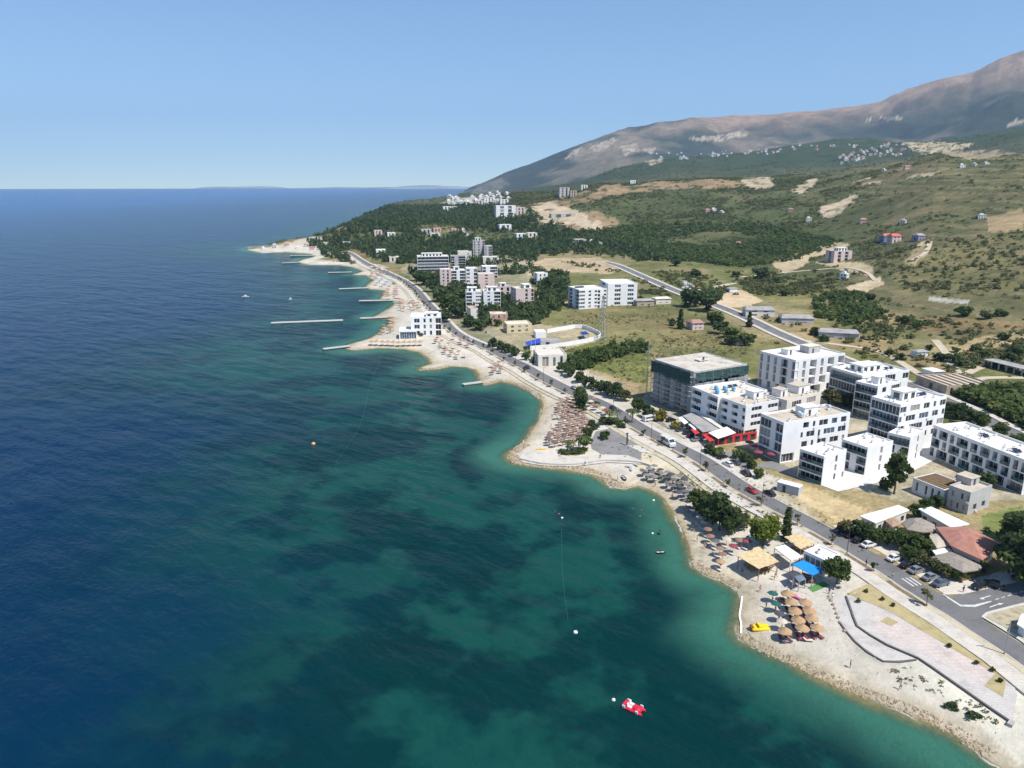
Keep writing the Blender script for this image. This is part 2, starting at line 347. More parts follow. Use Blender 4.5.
# built-up ground behind the coastal road
patch([(600,400),(640,398),(660,385),(745,372),(760,388),(850,385),(935,425),(1024,470),(1024,500),(900,500),(800,475),(770,455)], (.43,.39,.32), .75, .03, rough=5)
patch([(780,478),(800,482),(880,515),(895,520),(870,530),(840,524),(800,500)], (.47,.37,.22), .95, 0, rough=4)
patch([(640,400),(700,425),(720,448),(790,485),(770,490),(690,452),(620,415)], (.48,.44,.385), .9, 0, rough=2)
patch([(980,515),(1024,505),(1024,540),(985,540)], (.12,.17,.045), .8, .1, rough=5)
patch([(480,330),(520,322),(590,330),(600,340),(560,352),(520,350)], (.42,.36,.26), .8, 0, rough=4)
patch([(530,352),(560,350),(590,372),(575,382),(545,366)], (.50,.45,.38), .85, 0, rough=3)
patch([(400,270),(440,300),(450,330),(480,345),(500,340),(470,300),(530,300),(530,250),(420,250)], (.36,.33,.27), .45, .1, rough=5)
patch([(330,232),(380,222),(500,222),(535,245),(520,258),(450,262),(390,258),(345,248)], (.085,.112,.048), .72, .5, rough=14, y0=800)
patch([(262,248),(300,240),(318,235),(330,244),(322,252),(300,252)], (.50,.455,.39), .85, 0, rough=3, y0=800)
# the shore: sand, pebbles and the strip along the road
sh = np.where(YY < 900, 1-sm(DD+(n1-.5)*14, 26-9*sm(YY, 380, 520), 40-12*sm(YY, 380, 520)), 1-sm(DD+(n1-.5)*20, 24, 44))*(DD > -400)
sh = np.where((YY > 1050), sh*0.25*sm(n1, .4, .6), sh)
col = cmix(col, SAND, sh); veg = veg*(1-sh)
col = cmix(col, (.42,.355,.26), np.exp(-((DD-2.5)/2.2)**2)*.55*(YY < 900)); col = cmix(col, (.54,.50,.44), sm(DD, 6, 10)*sh*0.5)
patch([(636,470),(642,452),(700,478),(760,510),(800,532),(780,535),(720,505),(660,478)], (.50,.43,.29), .75, .02, rough=3)
patch([(860,600),(1024,690),(1024,768),(940,690),(880,650)], (.58,.55,.47), .7, 0, rough=5)
patch([(985,600),(1005,598),(1024,606),(1024,648),(992,632)], (.40,.34,.22), .85, .1, rough=2)
col = col*(0.80+0.4*n3[..., None]); col = np.clip(col, 0.01, 0.8)
col = cmix(col, (.36,.29,.20), sm(-DD+(n3-.5)*3, -2.5, .5)); col = cmix(col, (.30,.30,.20), sm(-DD, 2, 7)); col = cmix(col, (.13,.17,.11), sm(-DD, 6, 20))   # wet sand, then sea bed
t = NT('land_cover'); a = t.n('Attribute'); a.attribute_name = 'cover'; co = t.coord('world')
f1 = t.noise(co, 0.9, 5, 0.65); f2 = t.noise(co, 0.09, 5, 0.6); f3 = t.noise(co, 0.013, 5, 0.65)
bw = t.n('RGBToBW'); t.l(a.outputs['Color'], bw.inputs[0]); k_ = t.math('SUBTRACT', 1.0, t.math('MULTIPLY', t.smooth(bw.outputs[0], .30, .48), .65))
def kf(f): return t.math('MULTIPLY', k_, f)
cc = t.mix(kf(.6), a.outputs['Color'], t.ramp(f1, [(0.3, (.55,.55,.52)), (0.65, (1.25,1.25,1.25))]), 'MULTIPLY')
cc = t.mix(kf(.55), cc, t.ramp(f2, [(0.32, (.6,.62,.55)), (0.66, (1.25,1.2,1.15))]), 'MULTIPLY')
cc = t.mix(kf(.55), cc, t.ramp(f3, [(0.35, (.55,.6,.52)), (0.62, (1.25,1.2,1.15))]), 'MULTIPLY')
f4 = t.noise(co, 0.28, 4, 0.7); cc = t.mix(kf(.6), cc, t.ramp(f4, [(0.34, (.58,.60,.52)), (0.6, (1.2,1.18,1.15))]), 'MULTIPLY')
t.color(cc); t.b.inputs['Roughness'].default_value = 0.95; t.b.inputs['Specular IOR Level'].default_value = 0.1
t.bump(t.math('ADD', f1, t.math('MULTIPLY', f2, 6.0)), 0.6, 0.25)
LAND = t.mat
idx = np.arange(NS*NR).reshape(NR, NS)
Q = np.stack([idx[:-1,:-1], idx[:-1,1:], idx[1:,1:], idx[1:,:-1]], -1).reshape(-1, 4)
keep = (np.maximum.reduce([DD[:-1,:-1], DD[:-1,1:], DD[1:,1:], DD[1:,:-1]]) > -45).ravel()
Q = Q[keep]; used = np.unique(Q); rem = np.zeros(NS*NR, np.int64); rem[used] = np.arange(len(used))
V3 = np.stack([XX, YY, ZZ], -1).reshape(-1, 3)[used]
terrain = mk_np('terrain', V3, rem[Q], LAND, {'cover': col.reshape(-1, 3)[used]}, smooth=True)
tag(terrain, kind='structure')
# ------------------------------------------------------------------ sea
t = NT('sea_water'); co = t.coord('world'); a = t.n('Attribute'); a.attribute_name = 'shore'; sh_ = a.outputs['Fac']
sx = t.n('SeparateXYZ'); t.l(co, sx.inputs[0])
p1 = t.noise(co, 0.018, 5, 0.6); p2 = t.noise(co, 0.05, 4, 0.6); p3 = t.noise(co, 0.0045, 3, 0.5)
wob = t.math('ADD', t.math('MULTIPLY', t.math('SUBTRACT', p1, 0.5), 90.0), t.math('MULTIPLY', t.math('SUBTRACT', p3, 0.5), 160.0))
sd = t.math('ADD', sh_, wob)
deep = t.mix(t.smooth(sd, 35, 170), rgb(.0012,.025,.0265), rgb(.0006,.0195,.058))
deep = t.mix(t.smooth(sh_, 160, 1800), deep, rgb(.001,.054,.20))
weed = t.math('MULTIPLY', t.math('MULTIPLY', t.smooth(t.math('ADD', p1, t.math('MULTIPLY', p2, 0.55)), 0.72, 0.84), 0.62), t.math('SUBTRACT', 1.0, t.math('MULTIPLY', t.smooth(sd, 45, 130), .86)))
dk = t.math('MULTIPLY', t.smooth(t.math('ADD', t.noise(co, .03, 5, .62), t.math('MULTIPLY', p2, .35)), 0.68, .75), t.math('SUBTRACT', 1.0, t.smooth(sd, 60, 140)))
deep = t.mix(t.math('MULTIPLY', dk, .5), deep, rgb(.0025,.018,.022))
patchy = t.mix(weed, deep, rgb(.008,.070,.054))
shal = t.mix(t.smooth(t.math('ADD', sh_, t.math('MULTIPLY', wob, 0.22)), 1, 17), rgb(.034,.125,.088), patchy)
t.color(shal)
t.b.inputs['IOR'].default_value = 1.333; t.b.inputs['Roughness'].default_value = 0.2; t.b.inputs['Specular IOR Level'].default_value = 0.08
mp = t.n('Mapping'); mp.vector_type = 'TEXTURE'; mp.inputs['Rotation'].default_value = (0, 0, math.radians(-38)); mp.inputs['Scale'].default_value = (2.4, 1.0, 1.0)
t.l(co, mp.inputs[0])
w1 = t.noise(mp.outputs[0], 0.15, 3, 0.5); w2 = t.noise(co, 0.8, 3, 0.6); w3 = t.noise(mp.outputs[0], 0.045, 2, 0.5)
hh = t.math('ADD', t.math('MULTIPLY', w1, 2.6), t.math('ADD', t.math('MULTIPLY', w2, 0.4), t.math('MULTIPLY', w3, 3.5)))
t.bump(hh, 0.75, 1.0)
tr = t.n('BsdfTransparent'); tr.inputs[0].default_value = (.88,.86,.72,1); mxs = t.n('MixShader')
fd = t.math('ADD', sh_, t.math('MULTIPLY', t.math('SUBTRACT', t.noise(co, .35, 3, .6), .5), 2.6)); fo = t.math('MULTIPLY', t.math('SUBTRACT', 1.0, t.smooth(t.math('ABSOLUTE', t.math('SUBTRACT', fd, .55)), .12, .42)), t.smooth(t.noise(co, .07, 2, .5), .46, .62))
t.color(t.mix(t.math('MULTIPLY', fo, .85), shal, rgb(.62,.64,.62)))
t.l(t.math('MAXIMUM', t.smooth(t.math('ADD', sh_, t.math('MULTIPLY', t.math('SUBTRACT', p2, .5), 6.0)), -1.2, 4.5), t.math('MULTIPLY', fo, .75)), mxs.inputs[0]); t.l(tr.outputs[0], mxs.inputs[1]); t.l(t.b.outputs[0], mxs.inputs[2])
t.l(mxs.outputs[0], t.out.inputs['Surface']); SEA = t.mat
s2 = np.concatenate([np.linspace(-2.2, -0.30, 150)[:-1], np.linspace(-0.30, 0.84, 560), np.linspace(0.84, 1.5, 20)[1:]])
y2_ = np.exp(np.linspace(math.log(30), math.log(1500), 520)); y2_ = np.concatenate([y2_, np.exp(np.linspace(math.log(1500), math.log(17000), 90))[1:]])
s2g, yg = np.meshgrid(s2, y2_); xg = s2g*yg; R_ = np.hypot(xg, yg); k = np.minimum(1, 17000/R_); xg = xg*k; yg = yg*k
dg = coast_d(xg, yg); idx = np.arange(xg.size).reshape(xg.shape)
Q = np.stack([idx[:-1,:-1], idx[:-1,1:], idx[1:,1:], idx[1:,:-1]], -1).reshape(-1, 4)
mn = np.minimum.reduce([dg[:-1,:-1], dg[:-1,1:], dg[1:,1:], dg[1:,:-1]]).ravel(); Q = Q[mn < 4]
used = np.unique(Q); rem = np.zeros(xg.size, np.int64); rem[used] = np.arange(len(used))
sea = mk_np('sea', np.stack([xg, yg, np.zeros_like(xg)], -1).reshape(-1, 3)[used], rem[Q], SEA, {'shore': np.clip(-dg, -5, 5000).ravel()[used]}, smooth=True)
tag(sea, kind='structure')
# ------------------------------------------------------------------ the air
t = NT('air'); t.t.nodes.remove(t.b); pv = t.n('VolumePrincipled'); pv.inputs['Color'].default_value = (.42,.67,1,1)
pv.inputs['Density'].default_value = 5.4e-5; pv.inputs['Anisotropy'].default_value = 0.1
t.l(pv.outputs[0], t.out.inputs['Volume'])
haze = MB().box(-24000, 24000, -600, 17800, -14, 1700).build('haze', t.mat); tag(haze, kind='stuff')
# ------------------------------------------------------------------ shared materials
WHITE = M('white_render', (.74,.735,.73), .8, .05, .25); OFFW = M('cream_render', (.66,.62,.55), .85, .08, .25); GREYW = M('grey_render', (.45,.44,.43), .85, .12, .3)
PINKW = M('pink_render', (.60,.49,.45), .85, .08, .3); SALM = M('salmon_render', (.56,.36,.28), .85, .1, .3); TANW = M('raw_block', (.43,.35,.27), .95, .2, .5, bump=.02)
ROOFW = M('white_roof', (.70,.675,.62), .9, .13, .22); ROOFB = M('beige_roof', (.50,.43,.34), .9, .16, .2); ROOFC = M('cream_roof', (.62,.57,.48), .9, .12, .2); ROOFG = M('grey_roof', (.33,.32,.31), .9, .2, .3)
CONCR = M('concrete', (.42,.405,.38), .9, .15, .5); SHADEIN = M('shade_painted_interior', (.09,.085,.08), .9, .3, .7); ASPH = M('asphalt', (.155,.15,.15), .92, .14, .25)  # interior material has the shade of deep openings painted into its colour
ASPH2 = M('worn_asphalt', (.22,.212,.205), .93, .14, .18)
def paving(name, c, u):
    m = M(name, c, .9, .14, .35); t = m.node_tree; b = t.nodes['Principled BSDF']; src = b.inputs['Base Color'].links[0].from_socket; br = t.nodes.new('ShaderNodeTexBrick'); br.inputs['Scale'].default_value = 1/u
    br.inputs['Color1'].default_value = (1,1,1,1); br.inputs['Color2'].default_value = (.86,.85,.84,1); br.inputs['Mortar'].default_value = (.62,.60,.57,1); br.inputs['Mortar Size'].default_value = .018; g = t.nodes.new('ShaderNodeNewGeometry'); t.links.new(g.outputs['Position'], br.inputs['Vector'])
    mx = t.nodes.new('ShaderNodeMix'); mx.data_type = 'RGBA'; mx.blend_type = 'MULTIPLY'; mx.inputs[0].default_value = .38; t.links.new(src, mx.inputs[6]); t.links.new(br.outputs['Color'], mx.inputs[7]); t.links.new(mx.outputs[2], b.inputs['Base Color']); return m
PAVE = paving('pale_paving', (.55,.505,.44), 3.0); PINKP = paving('pink_paving', (.54,.465,.42), 4.0); GREYP = paving('grey_paving', (.50,.47,.435), 2.4)
KERB = M('kerb_stone', (.50,.48,.45), .9, .1, .6); PAINT = M('road_paint', (.56,.56,.54), .8, .25, 1.2); LAWN = M('dry_lawn', (.40,.325,.17), 1, .18, .5, c2=(.27,.25,.11)); GREEN = M('green_carpet', (.09,.24,.07), .95, .08, .6)
METAL = M('grey_metal', (.38,.39,.40), .45, .12, 2, metal=.6); DMETAL = M('dark_metal', (.06,.06,.065), .5, .1, 2); WOOD = M('timber', (.24,.16,.095), .85, .2, 2); ROCK = M('shore_rock', (.36,.29,.20), .95, .3, 1.2, c2=(.20,.15,.09))
THATCH = M('reed_thatch', (.42,.275,.155), 1, .22, 3.5, bump=.05); THATCHG = M('grey_thatch', (.30,.26,.22), 1, .2, 1.5, bump=.05); REED = M('reed_matting', (.60,.46,.255), 1, .16, 1.2, bump=.03)
TILE = M('red_tile', (.40,.19,.14), .85, .2, .6, bump=.03); RED = M('red_cloth', (.55,.035,.035), .8, .1, 1); BLUE = M('blue_cloth', (.012,.24,.72), .7, .06, .5); WCLOTH = M('white_cloth', (.75,.74,.71), .9, .06, .8)
MAROON = M('maroon_cloth', (.24,.055,.07), .9, .12, 1); BROWNC = M('brown_cloth', (.25,.155,.11), .9, .16, 1); GREYC = M('grey_cloth', (.125,.12,.115), .9, .12, 1); TEALC = M('teal_cloth', (.02,.10,.085), .9, .1, 1)
SANDC = M('beige_cloth', (.52,.44,.34), .9, .1, 1); REDC = M('faded_red_cloth', (.36,.21,.165), .9, .15, 1); BLUEC = M('pale_blue_cloth', (.38,.48,.52), .9, .1, 1); YELL = M('yellow_plastic', (.82,.55,.01), .45, .04, 1); NET = M('green_netting', (.035,.075,.07), .95, .35, .35, c2=(.03,.05,.05)); TARP = M('grey_sheeting', (.34,.35,.355), .9, .3, .4)
SKIN = M('skin', (.42,.26,.18), .6, .05, 3); SOLAR = M('solar_glass', (.025,.03,.06), .15, .1, 1, spec=.5); TANK = M('blue_tank', (.10,.33,.52), .5, .08, 1); RUBBER = M('rubber', (.02,.02,.02), .8, .1, 3); CHROME = M('alloy', (.5,.5,.52), .3, .05, 3, metal=.8)
def glass(name, c, rough):
    t = NT(name); co = t.coord('world'); n = t.noise(co, .45, 2)
    t.color(t.ramp(n, [(.35, tuple(x*.4 for x in c)), (.65, tuple(min(1, x*1.8) for x in c))])); t.b.inputs['Roughness'].default_value = rough; t.b.inputs['Specular IOR Level'].default_value = .5
    return t.mat
GLASSB = glass('sky_glass', (.07,.10,.13), .12)
GLASS = glass('window_glass', (.028,.034,.042), .08)
GGLASS = glass('green_glass', (.05,.10,.10), .1)
def paint(name, c, metal=.2):
    t = NT(name); n = t.noise(t.coord('obj'), 2.5, 3); t.color(t.ramp(n, [(.3, tuple(x*.82 for x in c)), (.7, c)])); t.b.inputs['Roughness'].default_value = .32; t.b.inputs['Metallic'].default_value = metal
    t.b.inputs['Coat Weight'].default_value = .6; return t.mat
def leafmat(name, a, b, c):
    t = NT(name); co = t.coord('world'); n = t.noise(co, .42, 3, .6); n2 = t.noise(co, 2.6, 2)
    cl = t.ramp(n, [(.32, a), (.5, b), (.68, c)]); cl = t.mix(.5, cl, t.ramp(n2, [(.35, (.55,.6,.5)), (.65, (1.3,1.25,1.1))]), 'MULTIPLY'); t.color(cl)
    t.b.inputs['Roughness'].default_value = .75; t.b.inputs['Specular IOR Level'].default_value = .15
    n3_ = t.noise(co, .035, 3, .6); cl = t.mix(.6, cl, t.ramp(n3_, [(.36, (.68,.78,.68)), (.62, (1.35,1.22,1.05))]), 'MULTIPLY'); t.color(cl)
    tl = t.n('BsdfTranslucent'); t.l(cl, tl.inputs[0]); ms = t.n('MixShader'); ms.inputs[0].default_value = .48; t.l(t.b.outputs[0], ms.inputs[1]); t.l(tl.outputs[0], ms.inputs[2]); t.l(ms.outputs[0], t.out.inputs['Surface']); return t.mat
CURT = M('curtained_glass', (.30,.28,.25), .3, .2, 1.5); LEAFD = leafmat('dark_leaves', (00.055,00.085,00.039), (00.081,00.122,00.053), (00.130,00.171,00.069)); LEAFM = leafmat('mid_leaves', (0.065,0.101,0.036), (0.098,0.143,0.049), (0.156,0.195,0.072)); LEAFL = leafmat('light_leaves', (0.101,0.157,0.031), (0.168,0.224,0.045), (0.258,0.291,0.067))
LEAFO = leafmat('olive_leaves', (0.095,0.112,0.056), (0.157,0.162,0.078), (0.235,0.224,0.112)); LEAFY = leafmat('yellow_leaves', (.20,.19,.035), (.32,.28,.05), (.40,.34,.07)); BARK = M('bark', (.14,.105,.075), 1, .25, 2)
SCRUBM = leafmat('scrub_leaves', (0.095,0.118,0.056), (0.140,0.157,0.073), (0.213,0.202,0.106))
# ------------------------------------------------------------------ plants
def leaf_quads(cent, rad, n, size, rng, flat=1.0):
    d = rng.normal(size=(n, 3)); d /= np.linalg.norm(d, axis=1)[:, None]+1e-9; r = rad*rng.uniform(.35, 1, n)**.6
    p = cent+d*r[:, None]*np.array([1, 1, flat]); a = rng.normal(size=(n, 3))+d*.4; a /= np.linalg.norm(a, axis=1)[:, None]
    b = np.cross(a, d+rng.normal(size=(n, 3))*.4); b /= np.linalg.norm(b, axis=1)[:, None]+1e-9; s = (size*rng.uniform(.6, 1.3, n))[:, None]
    return np.stack([p-a*s-b*s*.6, p+a*s-b*s*.6, p+a*s+b*s*.6, p-a*s+b*s*.6], 1)
def crown_np(h0, h1, rx, clumps, per, leaf, seed, shape='round'):
    rng = np.random.default_rng(seed); out = []; H = h1-h0
    for k in range(clumps):
        if shape == 'cone':
            f = rng.uniform(0, 1); rr = rx*(1-f)**.7*rng.uniform(.1, .55); a = rng.uniform(0, 6.28); c = np.array([rr*math.cos(a), rr*math.sin(a), h0+H*f*.96]); cr = rx*(.55*(1-f)**.6+.18)
        else:
            d = rng.normal(size=3); d /= np.linalg.norm(d); q = rng.uniform(.25, 1)**.45; lob = 1+.28*math.sin(3*math.atan2(d[1], d[0])+seed)+.15*math.sin(5*math.atan2(d[1], d[0])+2*seed)
            c = np.array([d[0]*rx*.78*q*lob, d[1]*rx*.78*q*lob, h0+H*.5+d[2]*H*.40*q*(1+.2*rng.normal())]); cr = rx*rng.uniform(.22, .42)
        out.append(leaf_quads(c, cr, per, leaf, rng, .8))
    return np.concatenate(out)
def quads_mesh(name, q, mat):
    n = len(q); V = q.reshape(-1, 3); me = bpy.data.meshes.new(name)
    me.vertices.add(4*n); me.vertices.foreach_set('co', V.astype(np.float32).ravel()); me.loops.add(4*n); me.loops.foreach_set('vertex_index', np.arange(4*n, dtype=np.int32))
    me.polygons.add(n); me.polygons.foreach_set('loop_start', np.arange(0, 4*n, 4, dtype=np.int32)); me.materials.append(mat); me.update(calc_edges=True); return me
def limb_mb(h0, h1, rx, r, seed):
    rng = random.Random(seed); b = MB(); b.lathe([(r*1.5, -.4), (r*1.05, h0*.3+.1), (r*.8, h0), (r*.45, (h0+h1)*.5), (r*.12, h1*.85)], 7)
    for k in range(5):
        a = k*1.256+rng.random(); z = h0+(h1-h0)*(.05+.1*k); e = Vector((math.cos(a)*rx*.6, math.sin(a)*rx*.6, z+(h1-h0)*.28)); b.bar((0, 0, z*.9), e, r*.55)
    return b
PROTO = {}
def tree_proto(kind, k=0):
    key = (kind, k)
    if key in PROTO: return PROTO[key]
    sd = 100+k*13+len(kind)*7
    P = {'broad': (2.2, 9, 4.2, 46, 46, .42, LEAFM, .28), 'dark': (1.8, 10, 4.4, 50, 48, .42, LEAFD, .3), 'light': (1.6, 9, 4.6, 50, 46, .42, LEAFL, .28), 'olive': (1.3, 6, 3.2, 36, 34, .34, LEAFO, .22),
         'cypress': (.5, 10, 1.35, 34, 40, .28, LEAFD, .2), 'tall': (2.5, 13, 3.6, 52, 44, .42, LEAFM, .3), 'bush': (.1, 2.4, 1.7, 20, 28, .26, LEAFM, .08), 'dbush': (.1, 2.8, 1.9, 20, 28, .28, LEAFD, .08), 'ybush': (.2, 3.2, 1.8, 22, 26, .26, LEAFY, .1),
         'sapling': (1.3, 3.4, .95, 9, 16, .2, LEAFO, .07), 'fsap': (1.0, 4.0, 1.5, 8, 12, .4, LEAFM, .1), 'far': (1.2, 8, 4.2, 26, 18, .75, LEAFM, .3), 'fard': (1.2, 9, 4.2, 26, 18, .75, LEAFD, .3)}[kind]
    h0, h1, rx, cl, per, leaf, mat, r = P
    cm = quads_mesh('crown', crown_np(h0*.8, h1, rx, cl, per, leaf, sd, 'cone' if kind == 'cypress' else 'round'), mat)
    b = limb_mb(h0, h1, rx, r, sd); tm = bpy.data.meshes.new('trunk'); tm.from_pydata(b.v, [], b.f); tm.materials.append(BARK); tm.update()
    PROTO[key] = (cm, tm, h1, rx); return PROTO[key]
def tree(name, label, p, kind, h, r=None, k=0, group=None, cat='tree', sink=0.0):
    cm, tm, H, R = tree_proto(kind, k % 4); o = thing(name, label, cat, (p[0], p[1], p[2]-sink), random.uniform(0, 6.28), group)
    sz = h/H; sx = (r/R) if r else sz; o.scale = (sx, sx, sz)
    link(bpy.data.objects.new('trunk' if 'bush' not in kind else 'stem', tm), o); link(bpy.data.objects.new('crown' if 'bush' not in kind else 'foliage', cm), o)
    return o
def palm_proto():
    if 'palm' in PROTO: return PROTO['palm']
    b = MB(); b.lathe([(.26, -.3), (.17, .8), (.14, 3), (.17, 4.4), (.05, 4.6)], 7); q = []
    for k in range(16):
        a = k*2.4; up = .55-.08*(k % 8)
        for s in np.linspace(0, 1, 6)[:-1]:
            def pt(t): rr = 2.3*t; return np.array([math.cos(a)*rr, math.sin(a)*rr, 4.5+rr*up*1.2-1.0*t*t*1.8])
            p, n = pt(s), pt(s+.2); w = .34*(1-s*.6); sd = np.array([-math.sin(a)*w, math.cos(a)*w, -.12]); q += [[p, n, n+sd, p+sd], [p, n, n-sd*[1,1,-1], p-sd*[1,1,-1]]]
    tm = bpy.data.meshes.new('trunk'); tm.from_pydata(b.v, [], b.f); tm.materials.append(BARK); tm.update()
    PROTO['palm'] = (quads_mesh('fronds', np.array(q), LEAFM), tm); return PROTO['palm']
def palm(label, p, h, group):
    cm, tm = palm_proto(); o = thing('palm_tree', label, 'palm', p, random.uniform(0, 6), group); o.scale = (h/5.2,)*3
    link(bpy.data.objects.new('trunk', tm), o); link(bpy.data.objects.new('fronds', cm), o); return o
# ------------------------------------------------------------------ ground sheets, ribbons
def spline(pts, step=4.0):
    P = [Vector((p[0], p[1])) for p in pts]; P = [P[0]*2-P[1]]+P+[P[-1]*2-P[-2]]; o = []
    for i in range(1, len(P)-2):
        n = max(1, int((P[i+1]-P[i]).length/step))
        for j in range(n):
            t = j/n; o.append(.5*((2*P[i])+(-P[i-1]+P[i+1])*t+(2*P[i-1]-5*P[i]+4*P[i+1]-P[i+2])*t*t+(-P[i-1]+3*P[i]-3*P[i+1]+P[i+2])*t**3))
    o.append(P[-2]); return o
def normals(c):
    o = []
    for i in range(len(c)):
        d = (c[min(i+1, len(c)-1)]-c[max(i-1, 0)]).normalized(); o.append(Vector((d.y, -d.x)))    # points right of travel
    return o
def ribbon(name, c, a, b, dz, mat, skirt=.8, kind='structure', i0=0, i1=None, cross=3):
    c_ = c[i0:i1]; N = normals(c)[i0:i1]; V = []; F = []; fr = np.linspace(a, b, cross)
    for p, n in zip(c_, N):
        q = [p+n*x for x in fr]; zz = samp(ZZ, np.array([w.x for w in q]), np.array([w.y for w in q])); zz = np.maximum(zz, zz.mean())
        V.append((q[0].x, q[0].y, zz[0]+dz-skirt))
        for w, z in zip(q, zz): V.append((w.x, w.y, z+dz))
        V.append((q[-1].x, q[-1].y, zz[-1]+dz-skirt))
    m = cross+2
    for i in range(len(c_)-1):
        for j in range(m-1): F.append((i*m+j, i*m+j+1, (i+1)*m+j+1, (i+1)*m+j))
    o = mk(name, V, [f[::-1] for f in F] if b > a and False else F, mat); o.data.validate(); 
    if kind: tag(o, kind=kind)
    return o
def ccw(pts):
    a = sum(p[0]*q[1]-q[0]*p[1] for p, q in zip(pts, pts[1:]+pts[:1])); return pts if a > 0 else pts[::-1]
def slab(name, pxs, mat, up=.15, kind='structure', world=False, z=None, skirt=1.2):
    W_ = [Vector(p) if world else G(*p) for p in pxs]; zz = (max(w.z for w in W_) if z is None else z)
    pl = ccw([(w.x, w.y) for w in W_]); o = MB().prism(pl, zz+up-skirt, zz+up).build(name, mat); tag(o, kind=kind); return o, zz+up
def drape(name, pxs, mat, up=.1, grid=3.0):      # a sheet that follows the ground
    pl = [(G(*p).x, G(*p).y) for p in pxs]; bm = bmesh.new(); f = bm.faces.new([bm.verts.new((x, y, 0)) for x, y in ccw(pl)])
    xs = [p[0] for p in pl]; ys = [p[1] for p in pl]
    for ax, lo, hi in ((0, min(xs), max(xs)), (1, min(ys), max(ys))):
        v = lo+grid
        while v < hi:
            nrm = (1, 0, 0) if ax == 0 else (0, 1, 0); bmesh.ops.bisect_plane(bm, geom=bm.verts[:]+bm.edges[:]+bm.faces[:], plane_co=(v, 0, 0) if ax == 0 else (0, v, 0), plane_no=nrm); v += grid
    for v in bm.verts: v.co.z = zt(v.co.x, v.co.y)+up
    me = bpy.data.meshes.new(name); bm.to_mesh(me); bm.free(); me.materials.append(mat); o = link(bpy.data.objects.new(name, me)); tag(o, kind='structure'); return o
# ------------------------------------------------------------------ buildings
FRG = random.Random(31); TOWEL = M('pink_towel', (.50,.12,.25), .9, .1, 1)
class Face:                                       # a facade plane: local point from (along, height, depth inwards)
    def __init__(s, side, W, D): s.side = side; s.W = W; s.D = D; s.len = W if side in 'SN' else D
    def p(s, a, z, d=0.0):
        if s.side == 'S': return (a, d, z)
        if s.side == 'N': return (s.W-a, s.D-d, z)
        if s.side == 'W': return (d, s.D-a, z)
        return (s.W-d, a, z)
KIND = {'w': (.9, .45, .22), 'f': (.12, .42, .3), 'b': (.05, .35, 1.5), 'o': (.05, .38, 3.0), 'g': (.1, .5, .6), 'n': (.3, .5, .25), 'd': (0.05, .9, .25)}
def facade(face, wall, root, z0, heights, pats, glassm, railm=None, balc=None):
    L = face.len; z = z0
    for hgt, pat in zip(heights, pats):
        n = len(pat); u = L/n; i = 0
        while i < n:
            c = pat[i]; j = i+1
            while j < n and pat[j] == c and c in 'bogwf.': j += 1
            a0, a1 = i*u, j*u; q = face.p
            if c == '.' or c not in KIND: wall.poly([q(a0, z), q(a1, z), q(a1, z+hgt), q(a0, z+hgt)])
            else:
                lo, tp, dp = KIND[c]; e = min(.22, u*.12); b0, b1 = a0+e, a1-e; y0, y1 = z+lo, z+hgt-tp
                for r in ((a0, z, a1, y0), (a0, y1, a1, z+hgt), (a0, y0, b0, y1), (b1, y0, a1, y1)): wall.poly([q(r[0], r[1]), q(r[2], r[1]), q(r[2], r[3]), q(r[0], r[3])])
                for r in ((b0, y0, b1, y0), (b1, y0, b1, y1), (b1, y1, b0, y1), (b0, y1, b0, y0)): wall.poly([q(r[0], r[1]), q(r[2], r[3]), q(r[2], r[3], dp), q(r[0], r[1], dp)])
                w = MB(); nm = 'window'
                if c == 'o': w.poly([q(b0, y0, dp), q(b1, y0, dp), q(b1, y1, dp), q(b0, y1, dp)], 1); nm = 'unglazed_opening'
                else:
                    w.poly([q(b0, y0, dp), q(b1, y0, dp), q(b1, y1, dp), q(b0, y1, dp)], 0); nm = 'balcony_window' if c == 'b' else 'door' if c == 'd' else 'window'
                    k = max(1, int((b1-b0)/1.3)); t = .07
                    for m in range(k+1):
                        x = b0+(b1-b0)*m/k; x0, x1 = max(b0, x-t), min(b1, x+t); w.poly([q(x0, y0, dp-.04), q(x1, y0, dp-.04), q(x1, y1, dp-.04), q(x0, y1, dp-.04)], 1)
                    w.poly([q(b0, y1-.12, dp-.03), q(b1, y1-.12, dp-.03), q(b1, y1, dp-.03), q(b0, y1, dp-.03)], 1)
                w.build(nm, [FRG.choices([glassm, CURT, GLASSB], [.66, .2, .14])[0] if glassm is GLASS else glassm, SHADEIN if c == 'o' else WHITE], root)  # unglazed openings get a back panel with room shade in its colour
                if c in 'wn' and FRG.random() < .28: ac = MB(); ap = [q(a1-.1-.75*t_, z+.15+.5*s_, -.02-.3*r_) for r_ in (0, 1) for s_ in (0, 1) for t_ in (0, 1)]; [ac.poly([ap[i_] for i_ in f_]) for f_ in ((4,5,7,6),(0,4,6,2),(1,3,7,5),(2,6,7,3),(0,1,5,4))]; ac.build('air_conditioner', OFFW, root)
                if c == 'b' and FRG.random() < .22: s0 = FRG.uniform(b0, max(b0, b1-1.3)); MB().poly([q(s0, y0+.35, .02), q(s0+1.0, y0+.35, .02), q(s0+1.0, y0+1.06, .02), q(s0, y0+1.06, .02)]).build('hanging_towel', FRG.choice([REDC, BLUEC, SANDC, WCLOTH, TOWEL]), root)
                if c == 'b' and railm is not None:
                    r = MB(); r.poly([q(b0, y0, .12), q(b1, y0, .12), q(b1, y0+1.0, .12), q(b0, y0+1.0, .12)]); r.poly([q(b0, y0+1, .06), q(b1, y0+1, .06), q(b1, y0+1, .18), q(b0, y0+1, .18)], 1); r.build('balcony_railing', [railm, METAL], root)
            i = j
        z += hgt
